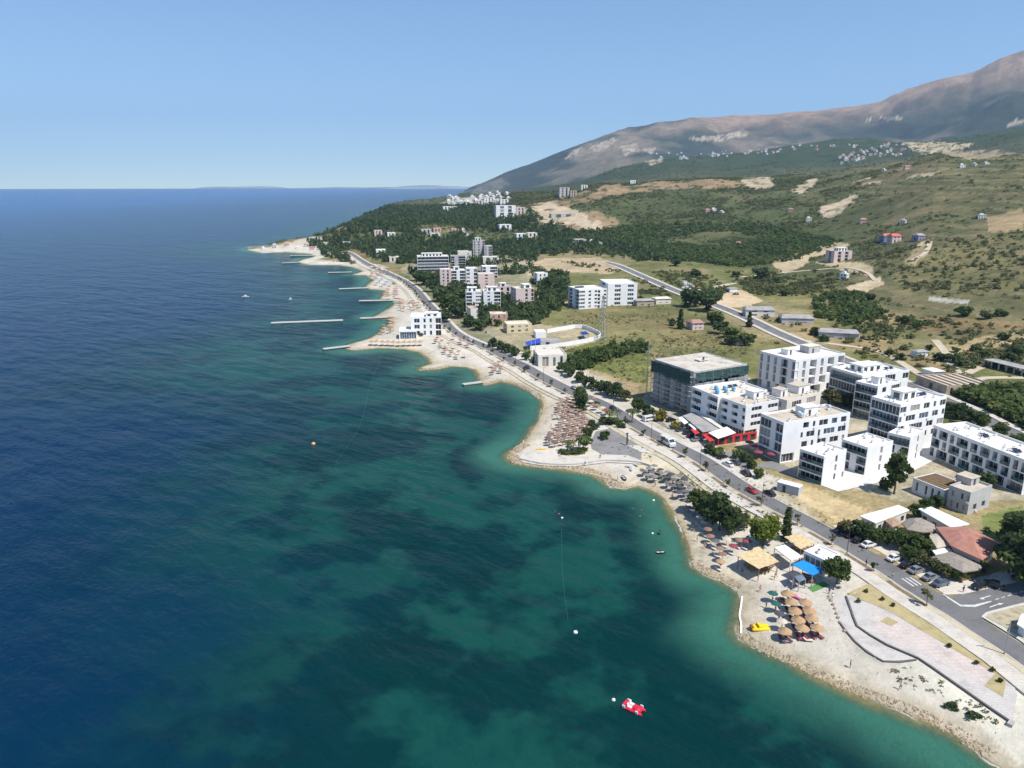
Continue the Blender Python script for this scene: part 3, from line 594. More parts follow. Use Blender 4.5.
def corner_frame(N, L, R, H, gz):
    n, l, r = at(*N, gz+H), at(*L, gz+H), at(*R, gz+H); u = r-n; v = l-n
    a = math.atan2(u.y, u.x); b = math.atan2(v.y, v.x)-math.pi/2; ang = math.atan2(math.sin(a)*u.length+math.sin(b)*v.length, math.cos(a)*u.length+math.cos(b)*v.length)
    U = Vector((math.cos(ang), math.sin(ang), 0)); V = Vector((-U.y, U.x, 0)); return Vector((n.x, n.y, gz)), ang, max(3, u.dot(U)), max(3, v.dot(V))
def building(name, label, org, rz, W, D, heights, S, Wp, E=None, N=None, wall=WHITE, roof=ROOFW, par=.6, glassm=GLASS, railm=None, cat='building', group=None, extra=None, deep=2.0, trim=None):
    root = thing(name, label, cat, org, rz, group); b = MB(); H = sum(heights); wl = MB()
    for side, pats in (('S', S), ('W', Wp), ('E', E), ('N', N)):
        f = Face(side, W, D)
        if pats is None: pats = ['.']*len(heights)
        if isinstance(pats, str): pats = [pats]*len(heights)
        facade(f, wl, root, 0, heights, pats, glassm, railm)
    for s in 'SWEN':
        f = Face(s, W, D); wl.poly([f.p(0, -deep), f.p(f.len, -deep), f.p(f.len, 0), f.p(0, 0)])
        if par:                                   # parapet with an inner face
            t = .28; e = 0; wl.poly([f.p(0, H), f.p(f.len, H), f.p(f.len, H+par), f.p(0, H+par)]); wl.poly([f.p(0, H+par), f.p(f.len, H+par), f.p(f.len-t, H+par, t), f.p(t, H+par, t)]); wl.poly([f.p(t, H+par, t), f.p(f.len-t, H+par, t), f.p(f.len-t, H, t), f.p(t, H, t)])
    wl.build('wall', wall, root); MB().poly([(0.01, 0.01, H), (W-.01, 0.01, H), (W-.01, D-.01, H), (0.01, D-.01, H)]).build('roof', roof, root)
    if trim:
        t = MB(); z = 0
        for h in heights[:-1]: z += h; t.box(-.12, W+.12, -.12, 0, z-.12, z+.12); t.box(-.12, 0, 0, D+.12, z-.12, z+.12)
        t.build('floor_band', trim, root)
    if extra: extra(root, W, D, H)
    return root
def stair(x, y, w, d, h=2.6, m=None, rf=None):
    def f(root, W, D, H):
        b = MB().box(x*W, x*W+w, y*D, y*D+d, H+.02, H+h); b.box(x*W-.2, x*W+w+.2, y*D-.2, y*D+d+.2, H+h, H+h+.2, 1); o = b.build('stair_tower', [m or WHITE, rf or ROOFW], root); MB().box(x*W+w*.3, x*W+w*.3+1, y*D-.04, y*D, H+.02, H+2.1).build('door', DMETAL, o)
    return f
def tanks(pts, m=None):
    def f(root, W, D, H):
        for x, y in pts:
            b = MB().lathe([(.62, .3), (.66, .5), (.66, 1.4), (.45, 1.7), (.15, 1.78)], 10, (x*W, y*D, H))
            for sx, sy in ((-.4, -.4), (.4, -.4), (.4, .4), (-.4, .4)): b.box(x*W+sx-.05, x*W+sx+.05, y*D+sy-.05, y*D+sy+.05, H+.01, H+.3, 1)
            b.build('water_tank', [m or TANK, METAL], root)
    return f
def solar(pts, w=2.0, d=1.1):
    def f(root, W, D, H):
        for x, y in pts:
            b = MB(); X, Y = x*W, y*D; b.poly([(X, Y, H+.3), (X+w, Y, H+.3), (X+w, Y+d, H+1.0), (X, Y+d, H+1.0)]); b.poly([(X, Y+d, H+.96), (X+w, Y+d, H+.96), (X+w, Y, H+.26), (X, Y, H+.26)], 1)
            for xx in (X+.1, X+w-.1): b.bar((xx, Y+d-.05, H), (xx, Y+d-.05, H+.98), .06, m=1); b.bar((xx, Y+.05, H), (xx, Y+.05, H+.3), .06, m=1)
            b.build('solar_panel', [SOLAR, METAL], root)
    return f
def acs(n, seed=1):
    def f(root, W, D, H):
        rg = random.Random(seed)
        for k in range(n):
            x = rg.uniform(.08, .9)*W; y = rg.uniform(.1, .9)*D; b = MB().box(x, x+.9, y, y+.4, H+.15, H+.85); b.box(x+.1, x+.2, y, y+.4, H, H+.15, 1); b.box(x+.7, x+.8, y, y+.4, H, H+.15, 1); b.lathe([(.28, 0), (.26, .03)], 10, (x+.45, y+.2, H+.85), 1); b.build('air_conditioner', [WHITE, DMETAL], root)
    return f
def many(*fs):
    def f(*a):
        for g in fs: g(*a)
    return f
def upper(x0, x1, y0, y1, h, pat='.w.w.', m=None, rf=None):   # set-back top storey
    def f(root, W, D, H):
        b = MB(); X0, X1, Y0, Y1 = x0*W, x1*W, y0*D, y1*D; b.box(X0, X1, Y0, Y1, H+.02, H+h); b.box(X0-.25, X1+.25, Y0-.25, Y1+.25, H+h, H+h+.25, 1); o = b.build('penthouse', [m or WHITE, rf or ROOFW], root)
        n = max(1, int((X1-X0)/3))
        for k in range(n): a = X0+(X1-X0)*(k+.25)/n; MB().box(a, a+(X1-X0)/n*.5, Y0-.05, Y0, H+.4, H+h-.5).build('window', GLASS, o)
        n = max(1, int((Y1-Y0)/3))
        for k in range(n): a = Y0+(Y1-Y0)*(k+.25)/n; MB().box(X0-.05, X0, a, a+(Y1-Y0)/n*.5, H+.4, H+h-.5).build('window', GLASS, o)
    return f
def near_building(name, label, cn, cl, cr, H, base, **kw):
    gz = zt(*G(*base)[:2]); o, a, w, d = corner_frame(cn, cl, cr, H, gz); kw.setdefault('heights', None)
    return building(name, label, o, a, w, d, **kw)
def fb(label, x0, x1, yb, yt, st, D=12, rz=.25, S='.w.w.w.', Wp='.w.w.', wall=WHITE, roof=ROOFW, name='apartment_block', cat='building', group=None, extra=None, par=.5, railm=None, Hmin=2.6, E=None):
    g = G((x0+x1)/2, yb); dep = g.y*CP+(CAMH-g.z)*SP; sc = dep/FPX; tan = (CAMH-g.z)/g.y; ce = math.cos(math.atan(tan)); W = (x1-x0)*sc*1.06
    H = max(Hmin, ((yb-yt)*sc*.86)/max(.5, ce)); W2 = max(3, (W-D*abs(math.sin(rz)))/math.cos(rz)); st = max(1, st)
    c, s = math.cos(rz), math.sin(rz); mid = Vector((W2/2*c, W2/2*s)); o = Vector((g.x-mid.x, g.y-mid.y, g.z))
    z = min(zt(o.x, o.y), zt(o.x+W2*c, o.y+W2*s), g.z); up = max(0, g.z-z)
    return building(name, label, (o.x, o.y, z), rz, W2, D, [up+H/st]+[H/st]*(st-1), S, Wp, E, None, wall, roof, par, cat=cat, group=group, extra=extra, deep=4, railm=railm)
# ------------------------------------------------------------------ roads, promenades, paving
main_px = [(1130,735),(1060,682),(1018.8,652.5),(988,633),(957.5,613),(940,603),(913.8,587),(887.5,569.4),(843.7,543),(808.7,523.4),(771.3,503.8),(738.4,485.2),(702.8,460.5),(672.2,444.7),(639.4,427.2),
 (606.6,406.4),(567.5,390),(532.5,371.4),(493,350.6),(457.5,333.8),(443,320),(430,306),(415,288.8),(400,278.8),(382.5,270.6),(362,261),(345,252)]
MAIN = spline([G(*p) for p in main_px], 4.0)
inl_px = [(1090,475),(1024,440),(997,427),(972.8,414),(930,395.5),(870,371),(820,351),(779,334),(748,319),(722,308),(682.5,293.8),(654,281.7),(632,272),(619,266.4),(606,262.5)]
INL = spline([G(*p) for p in inl_px], 5.0)
SIDE = spline([G(*p) for p in [(952,611),(985,603),(1024,594),(1090,580)]], 3.0)
ribbon('road', MAIN, -2.8, 2.8, .14, ASPH); ribbon('kerb', MAIN, -3.05, -2.8, .27, KERB); ribbon('kerb', MAIN, 2.8, 3.05, .27, KERB, i0=14)
VERGE = M('tan_verge', (.47,.41,.29), 1, .2, .5, c2=(.33,.29,.17)); ribbon('verge', MAIN, -4.6, -3.05, .235, VERGE, cross=2); ribbon('promenade', MAIN, -8.6, -4.6, .24, PAVE, cross=4); ribbon('verge', MAIN, -10.6, -8.6, .16, VERGE, cross=3, i0=20); ribbon('pavement', MAIN, 3.05, 5.0, .24, PAVE, i0=24)
ribbon('road', INL, -3.6, 3.6, .25, ASPH, skirt=3); ribbon('pavement', INL, -6.2, -3.6, .42, PAVE, skirt=3); ribbon('pavement', INL, 3.6, 6.2, .42, PAVE, skirt=3)
ribbon('side_road', SIDE, -4.0, 4.2, .136, ASPH)
def mark(c, t0, t1, a, w, dz=.148): ribbon('road_marking', c, a-w/2, a+w/2, dz, PAINT, skirt=.003, i0=t0, i1=t1, cross=2)
for k in range(0, len(INL)-2, 3): mark(INL, k, k+2, 0, .14, .258)
def flat(pxs, mat, up, name='road_marking'): drape(name, pxs, mat, up, 4.0)
Z4 = lambda x, y: (920+x/9.85, 550+y/9.85)
flat([Z4(220,445), Z4(232,440), Z4(400,545), Z4(388,555)], PAINT, .152); flat([Z4(388,545), Z4(530,545), Z4(700,505), Z4(708,515), Z4(540,568), Z4(395,560)], PAINT, .152)
flat([Z4(680,565), Z4(770,535), Z4(765,527), Z4(825,530), Z4(785,550), Z4(778,542), Z4(690,573)], PAINT, .152); flat([Z4(600,478), Z4(690,452), Z4(695,460), Z4(625,480), Z4(640,492), Z4(590,490), Z4(598,468)], PAINT, .152)
for k in range(5): flat([Z4(740+60*k,490-18*k), Z4(775+60*k,480-18*k), Z4(778+60*k,488-18*k), Z4(743+60*k,498-18*k)], PAINT, .152)
ci = min(range(len(MAIN)), key=lambda i: (MAIN[i]-G(917,589).xy).length)
for k in range(-2, 3): ribbon('zebra_stripe', MAIN, k*1.05-.2, k*1.05+.2, .152, PAINT, skirt=.003, i0=ci, i1=ci+2, cross=2)
# promenade terraces at the lower right
drape('promenade_terrace', [(846,597),(857,627),(870,636),(887.5,646),(918,659),(1012,723.5),(1017,696),(1010,672),(955,633),(898,600),(874,585)], GREYP, .16)
drape('lower_walk', [(826,589),(845.5,597),(856,627),(869,636.5),(887,647),(916,660),(883,661.5),(854.7,642),(839,622),(833,604)], GREYP, .08)
def on(pxs, mat, up, name): return drape(name, pxs, mat, up)
on([(872,610),(898,620),(953,648),(993,674),(982.5,685),(918,651),(877,634)], PINKP, .175, 'pink_paving')
on([(847,594),(873,582.5),(890,594),(935,627),(986,657),(1007,675),(1003,698),(984,686.5),(995,674.5),(909,624),(892,613.5),(860,600)], LAWN, .19, 'dry_lawn')
on([(887.5,617.5),(898.5,623),(891,627),(880,622)], LAWN, .20, 'planting_square')
def wall_line(name, label, pxs, z, h, w, mat, cat='wall', world=False):
    P = [Vector(p) if world else (at(x, y, z) if z is not None else G(x, y)) for x, y in pxs] if not world else [Vector(p) for p in pxs]
    c = spline([p.xy for p in P], 3.0); N = normals(c); b = MB(); zs = [z if z is not None else zt(p.x, p.y) for p in c]
    for i in range(len(c)-1):
        a0, a1 = c[i]-N[i]*w/2, c[i]+N[i]*w/2; b0, b1 = c[i+1]-N[i+1]*w/2, c[i+1]+N[i+1]*w/2; z0, z1 = zs[i], zs[i+1]
        b.poly([(*a0, z0+h), (*a1, z0+h), (*b1, z1+h), (*b0, z1+h)][::-1]); b.poly([(*a0, z0-1.2), (*a0, z0+h), (*b0, z1+h), (*b0, z1-1.2)][::-1]); b.poly([(*a1, z0-1.2), (*a1, z0+h), (*b1, z1+h), (*b1, z1-1.2)])
    for i in (0, len(c)-1):
        a0, a1 = c[i]-N[i]*w/2, c[i]+N[i]*w/2; b.poly([(*a0, zs[i]-1.2), (*a1, zs[i]-1.2), (*a1, zs[i]+h), (*a0, zs[i]+h)])
    return tag(b.build(name, mat), label, cat)
DSTONE = M('dark_coping', (.13,.125,.12), .9, .15, .6)
wall_line('terrace_wall', 'low dark coping wall edging the pink seaside terrace', [(846,597),(857,627),(870,636),(887.5,646),(918,659),(1010,722.5)], None, .38, .36, DSTONE)
wall_line('walk_edging', 'thin dark edging around the lower grey seaside walk', [(839,622),(854.7,642),(883,662),(916,660.5)], None, .3, .3, DSTONE)
wall_line('end_wall', 'pale end wall closing the terrace at the lower right', [(1012,723),(1009,727)], None, .6, .8, CONCR)
# jetty, plaza and car parks
drape('jetty', [(519,459),(524,452),(540,450),(560,455),(585,457),(606,455),(628,456),(652,466),(640,464.5),(606,463),(575,467),(541,466),(523,463)], PAVE, .25)
wall_line('jetty_parapet', 'grey parapet wall running along the seaward edge of the curved jetty', [(520,460),(541,464.5),(575,465.5),(605,461.5),(640,463.5),(651,467)], None, .75, .5, KERB)
drape('plaza', [(596,431.6),(615.6,427.2),(628.8,431.6),(650.6,444.7),(641.9,451.3),(641,460),(604.7,455.6),(592,449),(590.5,442.5)], ASPH2, .1)
drape('plaza_apron', [(628,446),(652,445),(672,455),(662,457),(640,452)], PAVE, .13)
PALEC = M('pale_concrete', (.60,.575,.53), .9, .1, .3)
drape('car_park', [(640,414),(672,431),(720,463),(735,471),(757,466),(735,452),(715,452),(690,441),(670,430),(660,418)], ASPH2, .07)
drape('car_park', [(680,440),(705,437),(722,452),(742,470),(733,474),(703,455)], PAVE, .09)
drape('car_park', [(832,526),(880,552),(915,574),(945,595),(975,594),(1024,583),(1024,566),(975,578),(945,570),(900,548),(845,524)], M('pale_gravel', (.55,.50,.43), 1, .15, .8), .08)
drape('paved_yard', [(797,476),(838,492),(900,478),(945,455),(936,440),(890,440),(845,452)], PALEC, .12)
drape('paved_yard', [(926,452),(1000,482),(1024,495),(1040,480),(1000,455),(940,435)], PALEC, .12)
drape('access_lane', [(751,466),(772,461),(800,473),(797,478),(775,470)], ASPH2, .1)
on([(807.5,588),(823.8,581.6),(830,585.8),(812.8,592.6)], GREEN, .1, 'green_carpet')
drape('bar_terrace', [(800,592),(840,574),(850,580),(812,596)], PAVE, .05)
def trail(name, pxs, w, mat=None, dz=.12): return ribbon(name, spline([G(*p) for p in pxs], 6), -w/2, w/2, dz, mat or M('dirt_track', (.50,.42,.31), 1, .15, .3), skirt=.4)
trail('dirt_track', [(1024,378),(985,378),(955,385),(930,380),(880,352),(840,345),(800,340)], 4); trail('dirt_track', [(740,277),(790,272),(840,268),(865,272),(876,281)], 3.5); trail('dirt_track', [(690,292),(715,287),(745,281)], 6)
trail('dirt_track', [(1024,365),(985,366),(960,374),(945,352),(935,340)], 4); trail('lane', [(482,247),(465,232),(461,226)], 5, CONCR); trail('dirt_track', [(560,410),(600,392),(625,396)], 5)
trail('dirt_track', [(912,260),(924,254),(929,246),(930,240)], 4)
# piers
def pier(label, x0, y0, x1, y1, w=3.2, legs=True, z=1.2):
    p, q = at(x0, y0, z), at(x1, y1, z); L = (q-p).length; rz = math.atan2((q-p).y, (q-p).x); o = thing('pier', label, 'pier', p.to_tuple(), rz, 'bathing piers along the beach')
    MB().box(0, L, -w/2, w/2, -.35, 0).build('deck', M('pier_deck', (.46,.45,.42), .9, .15, .5), o)
    if legs:
        n = max(2, int(L/6)); b = MB()
        for k in range(n+1):
            for s in (-1, 1): MB().lathe([(.22, -4), (.22, -.34)], 7, (k*L/n*.98+.3, s*(w/2-.4), 0)).build('pile', DSTONE, o)
    else: MB().box(.3, L, -w/2+.3, w/2-.3, -4, -.352).build('pier_wall', DSTONE, o)
    return o
pier('long white detached pier standing alone in open water', 271, 322.5, 343, 319.8, 4.2); pier('pale pier on piles in front of the three storey beach building', 323, 348.6, 350, 345.5, 3); pier('short pier with dark base below the beach building', 360, 318, 392, 316.5, 4, False)
pier('middle pier with a dark base beside the red umbrellas', 359, 300.5, 392, 300, 4, False); pier('pier beside the pale blue umbrellas', 339, 288.6, 368, 287.5, 4); pier('thin far pier off the pale beach', 328, 272.3, 352, 271.8, 4, False)
pier('farthest thin pier close to the headland harbour', 290, 255.6, 316, 255.3, 4, False); pier('near pier jutting from the small cove beach', 463, 384, 482, 381.5, 2.6, False); pier('thin dark pier left of the pale sand spit', 282, 262.8, 300, 262, 4, False)
# ------------------------------------------------------------------ buildings close to the road
NB = near_building
NB('hotel', 'white four storey hotel with beige roof terrace and maroon parasols below', (783.8,424.2), (763.3,414.4), (847.8,413), 13.3, (780,460), heights=[3.5,3.25,3.25,3.25], S=['gggg....ggg.........', '......ww.w.www.www.w.', '......w.www.n.wwww.www.', '......ww.w.www.ww.ww.'], Wp=['ggggg', 'fff.ff', 'fff.ff', 'fff.ff'], E='.w.w.', N='.w.w.w.', roof=ROOFB, extra=many(stair(.42,.35,6,4,2.8), tanks([(.36,.3),(.38,.45),(.9,.6)], m=M('pale_tank',(.45,.55,.62),.5)), solar([(.58,.55),(.66,.55)]), acs(14,2)), trim=None)
for i, (N, L, R, b, lb) in enumerate([((824.3,458.2),(800.5,450),(846,450.3),(824,483),'leftmost white three storey villa block with long dark balconies'), ((867.8,449),(846,439.3),(887.5,440.3),(864.5,475),'middle white three storey villa block between two twin blocks'), ((910.5,439),(886.4,434.5),(929,431.5),(909,466.6),'white three storey villa block in front of the taller block')]):
    NB('villa_block', lb, N, L, R, 8.7, b, heights=[2.9,2.9,2.9], S=['....n..d', '....n...', '....n...'], Wp=['ff.bb', 'bb.bb', 'bbbbb'] if i else ['bbbbb']*3, E='.w.w.', N='.w.w.', railm=GGLASS, extra=acs(7, i+4), group='white villa blocks beside the hotel', par=.5)
NB('apartment_block', 'tall white apartment block with grouped dark windows and roof penthouse', (900.6,406.4), (873,397.5), (944.4,397), 16.5, (901,444), heights=[3.3]*5, S=['.........', 'ww.ww.ww.ww.', 'ww.wwww.ww.ww', 'w.www.www.ww.w', 'ww.www.ww.w.ww'], Wp=['.....', 'bbbb', 'bbbb', 'bbbb', 'ffff'], E='.w.w.', N='.w.w.w.', railm=GGLASS, extra=many(upper(.25,.55,.35,.75,2.9), solar([(.62,.45),(.7,.45),(.78,.45),(.62,.65),(.7,.65)]), acs(12,9)))
NB('apartment_block', 'white glass fronted block at the back with stepped roof clutter', (862.5,377), (845,366), (893,366.5), 14.5, (862,404), heights=[3.6]*4, S=['.w.w.w', '.ww.ww.', '.ww.ww.', 'ww.ww.w'], Wp=['bbb', 'bbb', 'fff', 'bbb'], E='.w.w', N='.w.w.', railm=GGLASS, extra=many(upper(.2,.6,.3,.7,2.6), solar([(.7,.3),(.8,.3)]), acs(16,13)))
NB('apartment_block', 'white block with curved glass balconies behind the green tree', (878,387), (858.5,381), (896,380.5), 13.5, (873,413), heights=[3.3]*4, S=['.w.w', '.w.ww', '.w.ww', '.w.ww'], Wp=['bbb', 'bbb', 'bbb', 'bbb'], E='.w', N='.w.w', railm=GGLASS, extra=many(stair(.3,.3,4,3), acs(9,17)))
NB('unfinished_block', 'unfinished white block with rows of square dark openings', (795.8,361.6), (755.3,352.8), (851,355.8), 15, (794.7,387), heights=[3.75]*4, S=['.o.oo.oo.', 'o.o.oo.oo.o.oo', 'n.o.oo.o.oo.oo', 'n.o.oo.o.oo.oo'], Wp=['o.o.o.oo', 'o.o.o.bb.o', 'o.o.o.bb.o', 'o.o.o.bb.o'], E='.o.o.', N='.o.o.o.', extra=many(stair(.55,.4,7,5,3, CONCR, ROOFC), stair(.2,.5,4,4,2.2, WHITE, ROOFC)))
# long row of balconied flats at the right edge
gz = zt(*G(1005,482).xy); n = at(1027.5,463,gz+9.8); l = at(933.5,426.5,gz+9.8); v = (l-n).xy; D = v.length; ang = math.atan2(v.y, v.x)-math.pi/2
building('terraced_flats', 'long white row of flats with big staggered dark balcony openings', (n.x, n.y, gz), ang, 13, D, [3.25]*3, ['.w.w.']*3, ['bb.bbbbb.bbb.bbbbb.bbbbb.bb.bbbb.bbbbbb', 'bbbb.bb.bbbbb.bbb.bbbbb.bbbbb.bbb.bbbbb', 'bb.bbbb.bb.bbbbb.bbb.bbbb.bb.bbbb.bb.bb'], '.w.w.w.w.', '.w.w.', roof=ROOFW, railm=GGLASS, extra=many(acs(26,5), solar([(.3,.2),(.3,.23),(.5,.6),(.5,.63)])), par=.7)
# restaurant block
NB('apartment_block', 'white block with small balconies and blue roof tanks beside the scaffold', (718,398.5), (700,387), (760,389), 11.8, (714,426), heights=[3.2,2.9,2.9,2.9], S=['....', '.w.w', '.w.w', '.w.w'], Wp=['ggg', 'bb.bb', 'bb.bb', 'bb.bb'], E='.', N='.w.w.', railm=WHITE, roof=ROOFC, extra=many(tanks([(.15,.3),(.22,.45),(.32,.3),(.4,.5),(.28,.6),(.5,.35)]), acs(12,21), solar([(.55,.6),(.65,.6)])))
NB('apartment_block', 'beige roofed block with balconies above the red restaurant front', (746,407.5), (718.5,399.5), (782,402.5), 11.6, (742,434), heights=[3.4,2.75,2.75,2.75], S=['gg.gg', '.ww.ww', '.ww.ww', '.ww.ww'], Wp=['ggggg', 'bb.bb.w', 'bb.bb.w', 'bb.bb.w'], E='.w.', N='.w.', railm=WHITE, roof=ROOFB, wall=WHITE, extra=many(stair(.6,.5,5,4), acs(13,23)))
NB('apartment_block', 'rear beige roofed block stepping behind the white hotel', (787,402), (766,395), (818,392.5), 10.5, (790,424), heights=[3.5]*3, S='.ww.ww.', Wp='.w.w.', E='.w.', N='.w.w.', roof=ROOFB, wall=OFFW, extra=many(stair(.15,.5,4,4,2.6,WHITE,ROOFB), stair(.6,.4,7,5,2.8,WHITE,ROOFB), acs(13,27)))
# scaffolded building
gz = zt(*G(692,408).xy); o, a, w, d = corner_frame((694,372.5), (649,360.5), (752,366), 17.0, gz)
r = building('unfinished_block', 'unfinished concrete block wrapped in scaffolding with dark green netting', o, a, w, d, [3.4]*5, ['o'*9]*5, ['oo.oo.oo.oo']*5, 'o.o.o.o', 'o.o.o', wall=M('fresh_concrete', (.52,.51,.49), .9), roof=M('patchy_roof', (.53,.48,.41), .95, .25, .2, c2=(.33,.28,.22)), par=.3, extra=stair(.5,.5,4,3,.5,CONCR,ROOFC))
b = MB()
for k in range(15):
    x = -1.2; y = d*k/14; MB().bar((x, y, -.5), (x, y, 16.5), .12).build('scaffold_standard', METAL, r)
for lv in range(8): z = 1.9*lv+1.7; MB().box(-1.25, -.2, 0, d, z, z+.12).build('scaffold_deck', M('scaffold_board', (.62,.60,.57), .9), r); MB().bar((-1.25, 0, z+1), (-1.25, d, z+1), .1).build('scaffold_rail', METAL, r)
def net(pts_, nm, m, seed):
    rg = random.Random(seed); (p, q, z0, z1) = pts_; p = Vector(p); q = Vector(q); nx, nz = 36, 10; V = []; F = []; nn = Vector(((q-p).y, -(q-p).x)).normalized()
    for i in range(nx+1):
        for j in range(nz+1): c = p+(q-p)*i/nx+nn*rg.uniform(0, .35); e = (rg.uniform(-.9, .5) if j == 0 else 0); V.append((c.x, c.y, z0+(z1-z0)*j/nz+e))
    for i in range(nx):
        for j in range(nz): F.append((i*(nz+1)+j, (i+1)*(nz+1)+j, (i+1)*(nz+1)+j+1, i*(nz+1)+j+1))
    mk(nm, V, F, m, r)
net(((-1.4, d), (-1.4, 0), 12.6, 17.0), 'safety_net', NET, 1); net(((-.2, -1.0), (w, -1.0), 13.6, 17.0), 'safety_net', NET, 2); net(((0, -.9), (w*.55, -.9), .3, 12.7), 'dust_sheet', TARP, 3); net(((w*.62, -.9), (w, -.9), 3.5, 12.7), 'dust_sheet', TARP, 4)
for k in range(7): x = -.5+(w+.5)*k/6; MB().bar((x, -1.15, -.5), (x, -1.15, 17.2), .12).build('scaffold_standard', METAL, r)
c0 = o+Vector((math.cos(a)*-2.5-math.sin(a)*(d+1), math.sin(a)*-2.5+math.cos(a)*(d+1), 0)); hm = thing('hoist_mast', 'tall thin hoist mast at the far corner of the scaffolded block', 'mast', c0)
for sx, sy in ((-.5,-.5),(.5,-.5),(.5,.5),(-.5,.5)): MB().bar((sx*.5, sy*.5, -1), (sx*.3, sy*.3, 24), .07).build('mast_leg', METAL, hm)
b = MB()
for k in range(17): z = 1.4*k; s = .27; b.bar((-s,-s,z),(s,-s,z+1.5),.08); b.bar((s,-s,z),(s,s,z+1.5),.08); b.bar((s,s,z),(-s,s,z+1.5),.08); b.bar((-s,s,z),(-s,-s,z+1.5),.08)
b.build('lattice', METAL, hm)
# old low buildings behind the red roof
gz = zt(*G(969.5,511.4).xy)
NB('old_house', 'old grey walled two storey house with flat beige roof', (970.6,494.5), (948.8,487), (992.5,487), 6.0, (969.5,511.4), heights=[3,3], S=['.w.w.', '.....'], Wp=['.w.w.w.', '.w..w.w'], E='.w.', N='.w.', wall=GREYW, roof=ROOFB, extra=stair(.55,.55,4,4,2,GREYW,ROOFB), cat='house')
o, a, w, d = corner_frame((944.4,490.6), (919,477), (958.5,482), 4.2, gz)
rr = building('roofless_house', 'roofless white walled ruin with bare dark rafters', o, a, w, d, [4.0], ['.w.w.'], ['.w..w.w.w.'], '.w.', '.w.', wall=WHITE, roof=SHADEIN, par=.4, cat='house')  # sheet under the rafters carries the shaded interior in its colour
for k in range(12): y = d*(k+.5)/12; MB().bar((.3, y, 4.25), (w-.3, y, 4.25), .28).build('rafter', WOOD, rr)
def hip(name, label, pxs, eave, rise, mat, cat='house', wallm=OFFW, inset=.8, over=.7, gz=None, ridge=None, pat=None):
    """building under a pitched or low roof whose eave outline was surveyed as pxs"""
    z = (zt(*G(sum(p[0] for p in pxs)/len(pxs), sum(p[1] for p in pxs)/len(pxs)+6).xy) if gz is None else gz); P = ccw([tuple(at(x, y, z+eave).xy) for x, y in pxs]); c = Vector((sum(p[0] for p in P)/len(P), sum(p[1] for p in P)/len(P)))
    o = thing(name, label, cat, (c.x, c.y, z)); L = [Vector(p)-c for p in P]; b = MB(); n = len(L); t = .28
    top = [q*.34 for q in L] if rise else None
    if ridge: top = [q*s for q, s in zip(L, ridge)]
    for i in range(n):
        j = (i+1) % n
        if rise: b.poly([(*L[i], eave), (*L[j], eave), (*top[j], eave+rise), (*top[i], eave+rise)])
        b.poly([(*L[i], eave-t), (*L[j], eave-t), (*L[j], eave), (*L[i], eave)])
    b.poly([(*q, eave+rise) for q in top] if rise else [(*q, eave) for q in L]); b.poly([(*q, eave-t) for q in L][::-1]); b.build('roof', mat, o)
    wl = MB(); I = [q*(1-inset/max(1, q.length)) for q in L]
    for i in range(n):
        j = (i+1) % n; e = I[j]-I[i]; ln = e.length; wl.poly([(*I[i], -1), (*I[j], -1), (*I[j], eave-t), (*I[i], eave-t)]); nn = Vector((e.y, -e.x)).normalized()*.04; k = int(ln/3.2)
        for m in range(k):
            s0, s1 = (m+.3)/k, (m+.7)/k; p0, p1 = I[i]+e*s0+nn, I[i]+e*s1+nn
            if m == k//2: w = MB().poly([(*p0, 0), (*p1, 0), (*p1, 2.1), (*p0, 2.1)]); w.build('door', WOOD, o)
            elif eave > 2.3: w = MB().poly([(*p0, .9), (*p1, .9), (*p1, min(2.2, eave-.5)), (*p0, min(2.2, eave-.5))]); w.build('window', GLASS, o)
    wl.build('wall', wallm, o); return o
ZR = lambda *q: [(800+x/4.571, 460+y/4.571) for x, y in q]
rb = hip('restaurant', 'low restaurant under the large red tiled roof', ZR((620,305),(770,305),(920,383),(835,458),(690,392)), 4.2, 1.3, TILE, 'restaurant', inset=1.4)
hip('round_pavilion', 'rounded grey thatched pavilion beside the red roof', ZR((465,285),(500,266),(560,268),(615,295),(622,325),(560,330),(490,318)), 3.2, 1.4, THATCHG, 'pavilion', WOOD, 1.2)
hip('thatched_pavilion', 'wide grey brown thatched pavilion in front of the red roof', ZR((600,445),(690,418),(835,485),(825,500),(745,512)), 3.0, 1.0, THATCHG, 'pavilion', WOOD, 1.2)
hip('annex', 'beige roofed annex squeezed between thatch and red roof', ZR((590,345),(635,332),(690,388),(625,402)), 3.4, .3, ROOFB, 'shed'); hip('shed', 'small tan roofed shed among the restaurant trees', ZR((378,268),(430,258),(466,292),(422,306)), 3.0, .5, M('rust_roof', (.36,.24,.16), .9, .2), 'shed')
hip('long_shed', 'long low white roofed shed left of the restaurant trees', ZR((272,255),(450,205),(500,228),(345,288)), 3.4, .25, WCLOTH, 'shed'); hip('long_shed', 'long low white roofed shed behind the red roof', ZR((540,222),(600,213),(775,292),(690,308)), 3.4, .25, WCLOTH, 'shed')
hip('shed', 'small white roofed shed between thatch and hedge', ZR((598,405),(680,398),(695,415),(620,432)), 2.8, .2, WCLOTH, 'shed'); hip('kiosk', 'small pale kiosk at the right edge beside the road junction', [(1017,624),(1021,614),(1030,613),(1036,622),(1026,630)], 2.4, .2, WCLOTH, 'kiosk', WHITE)
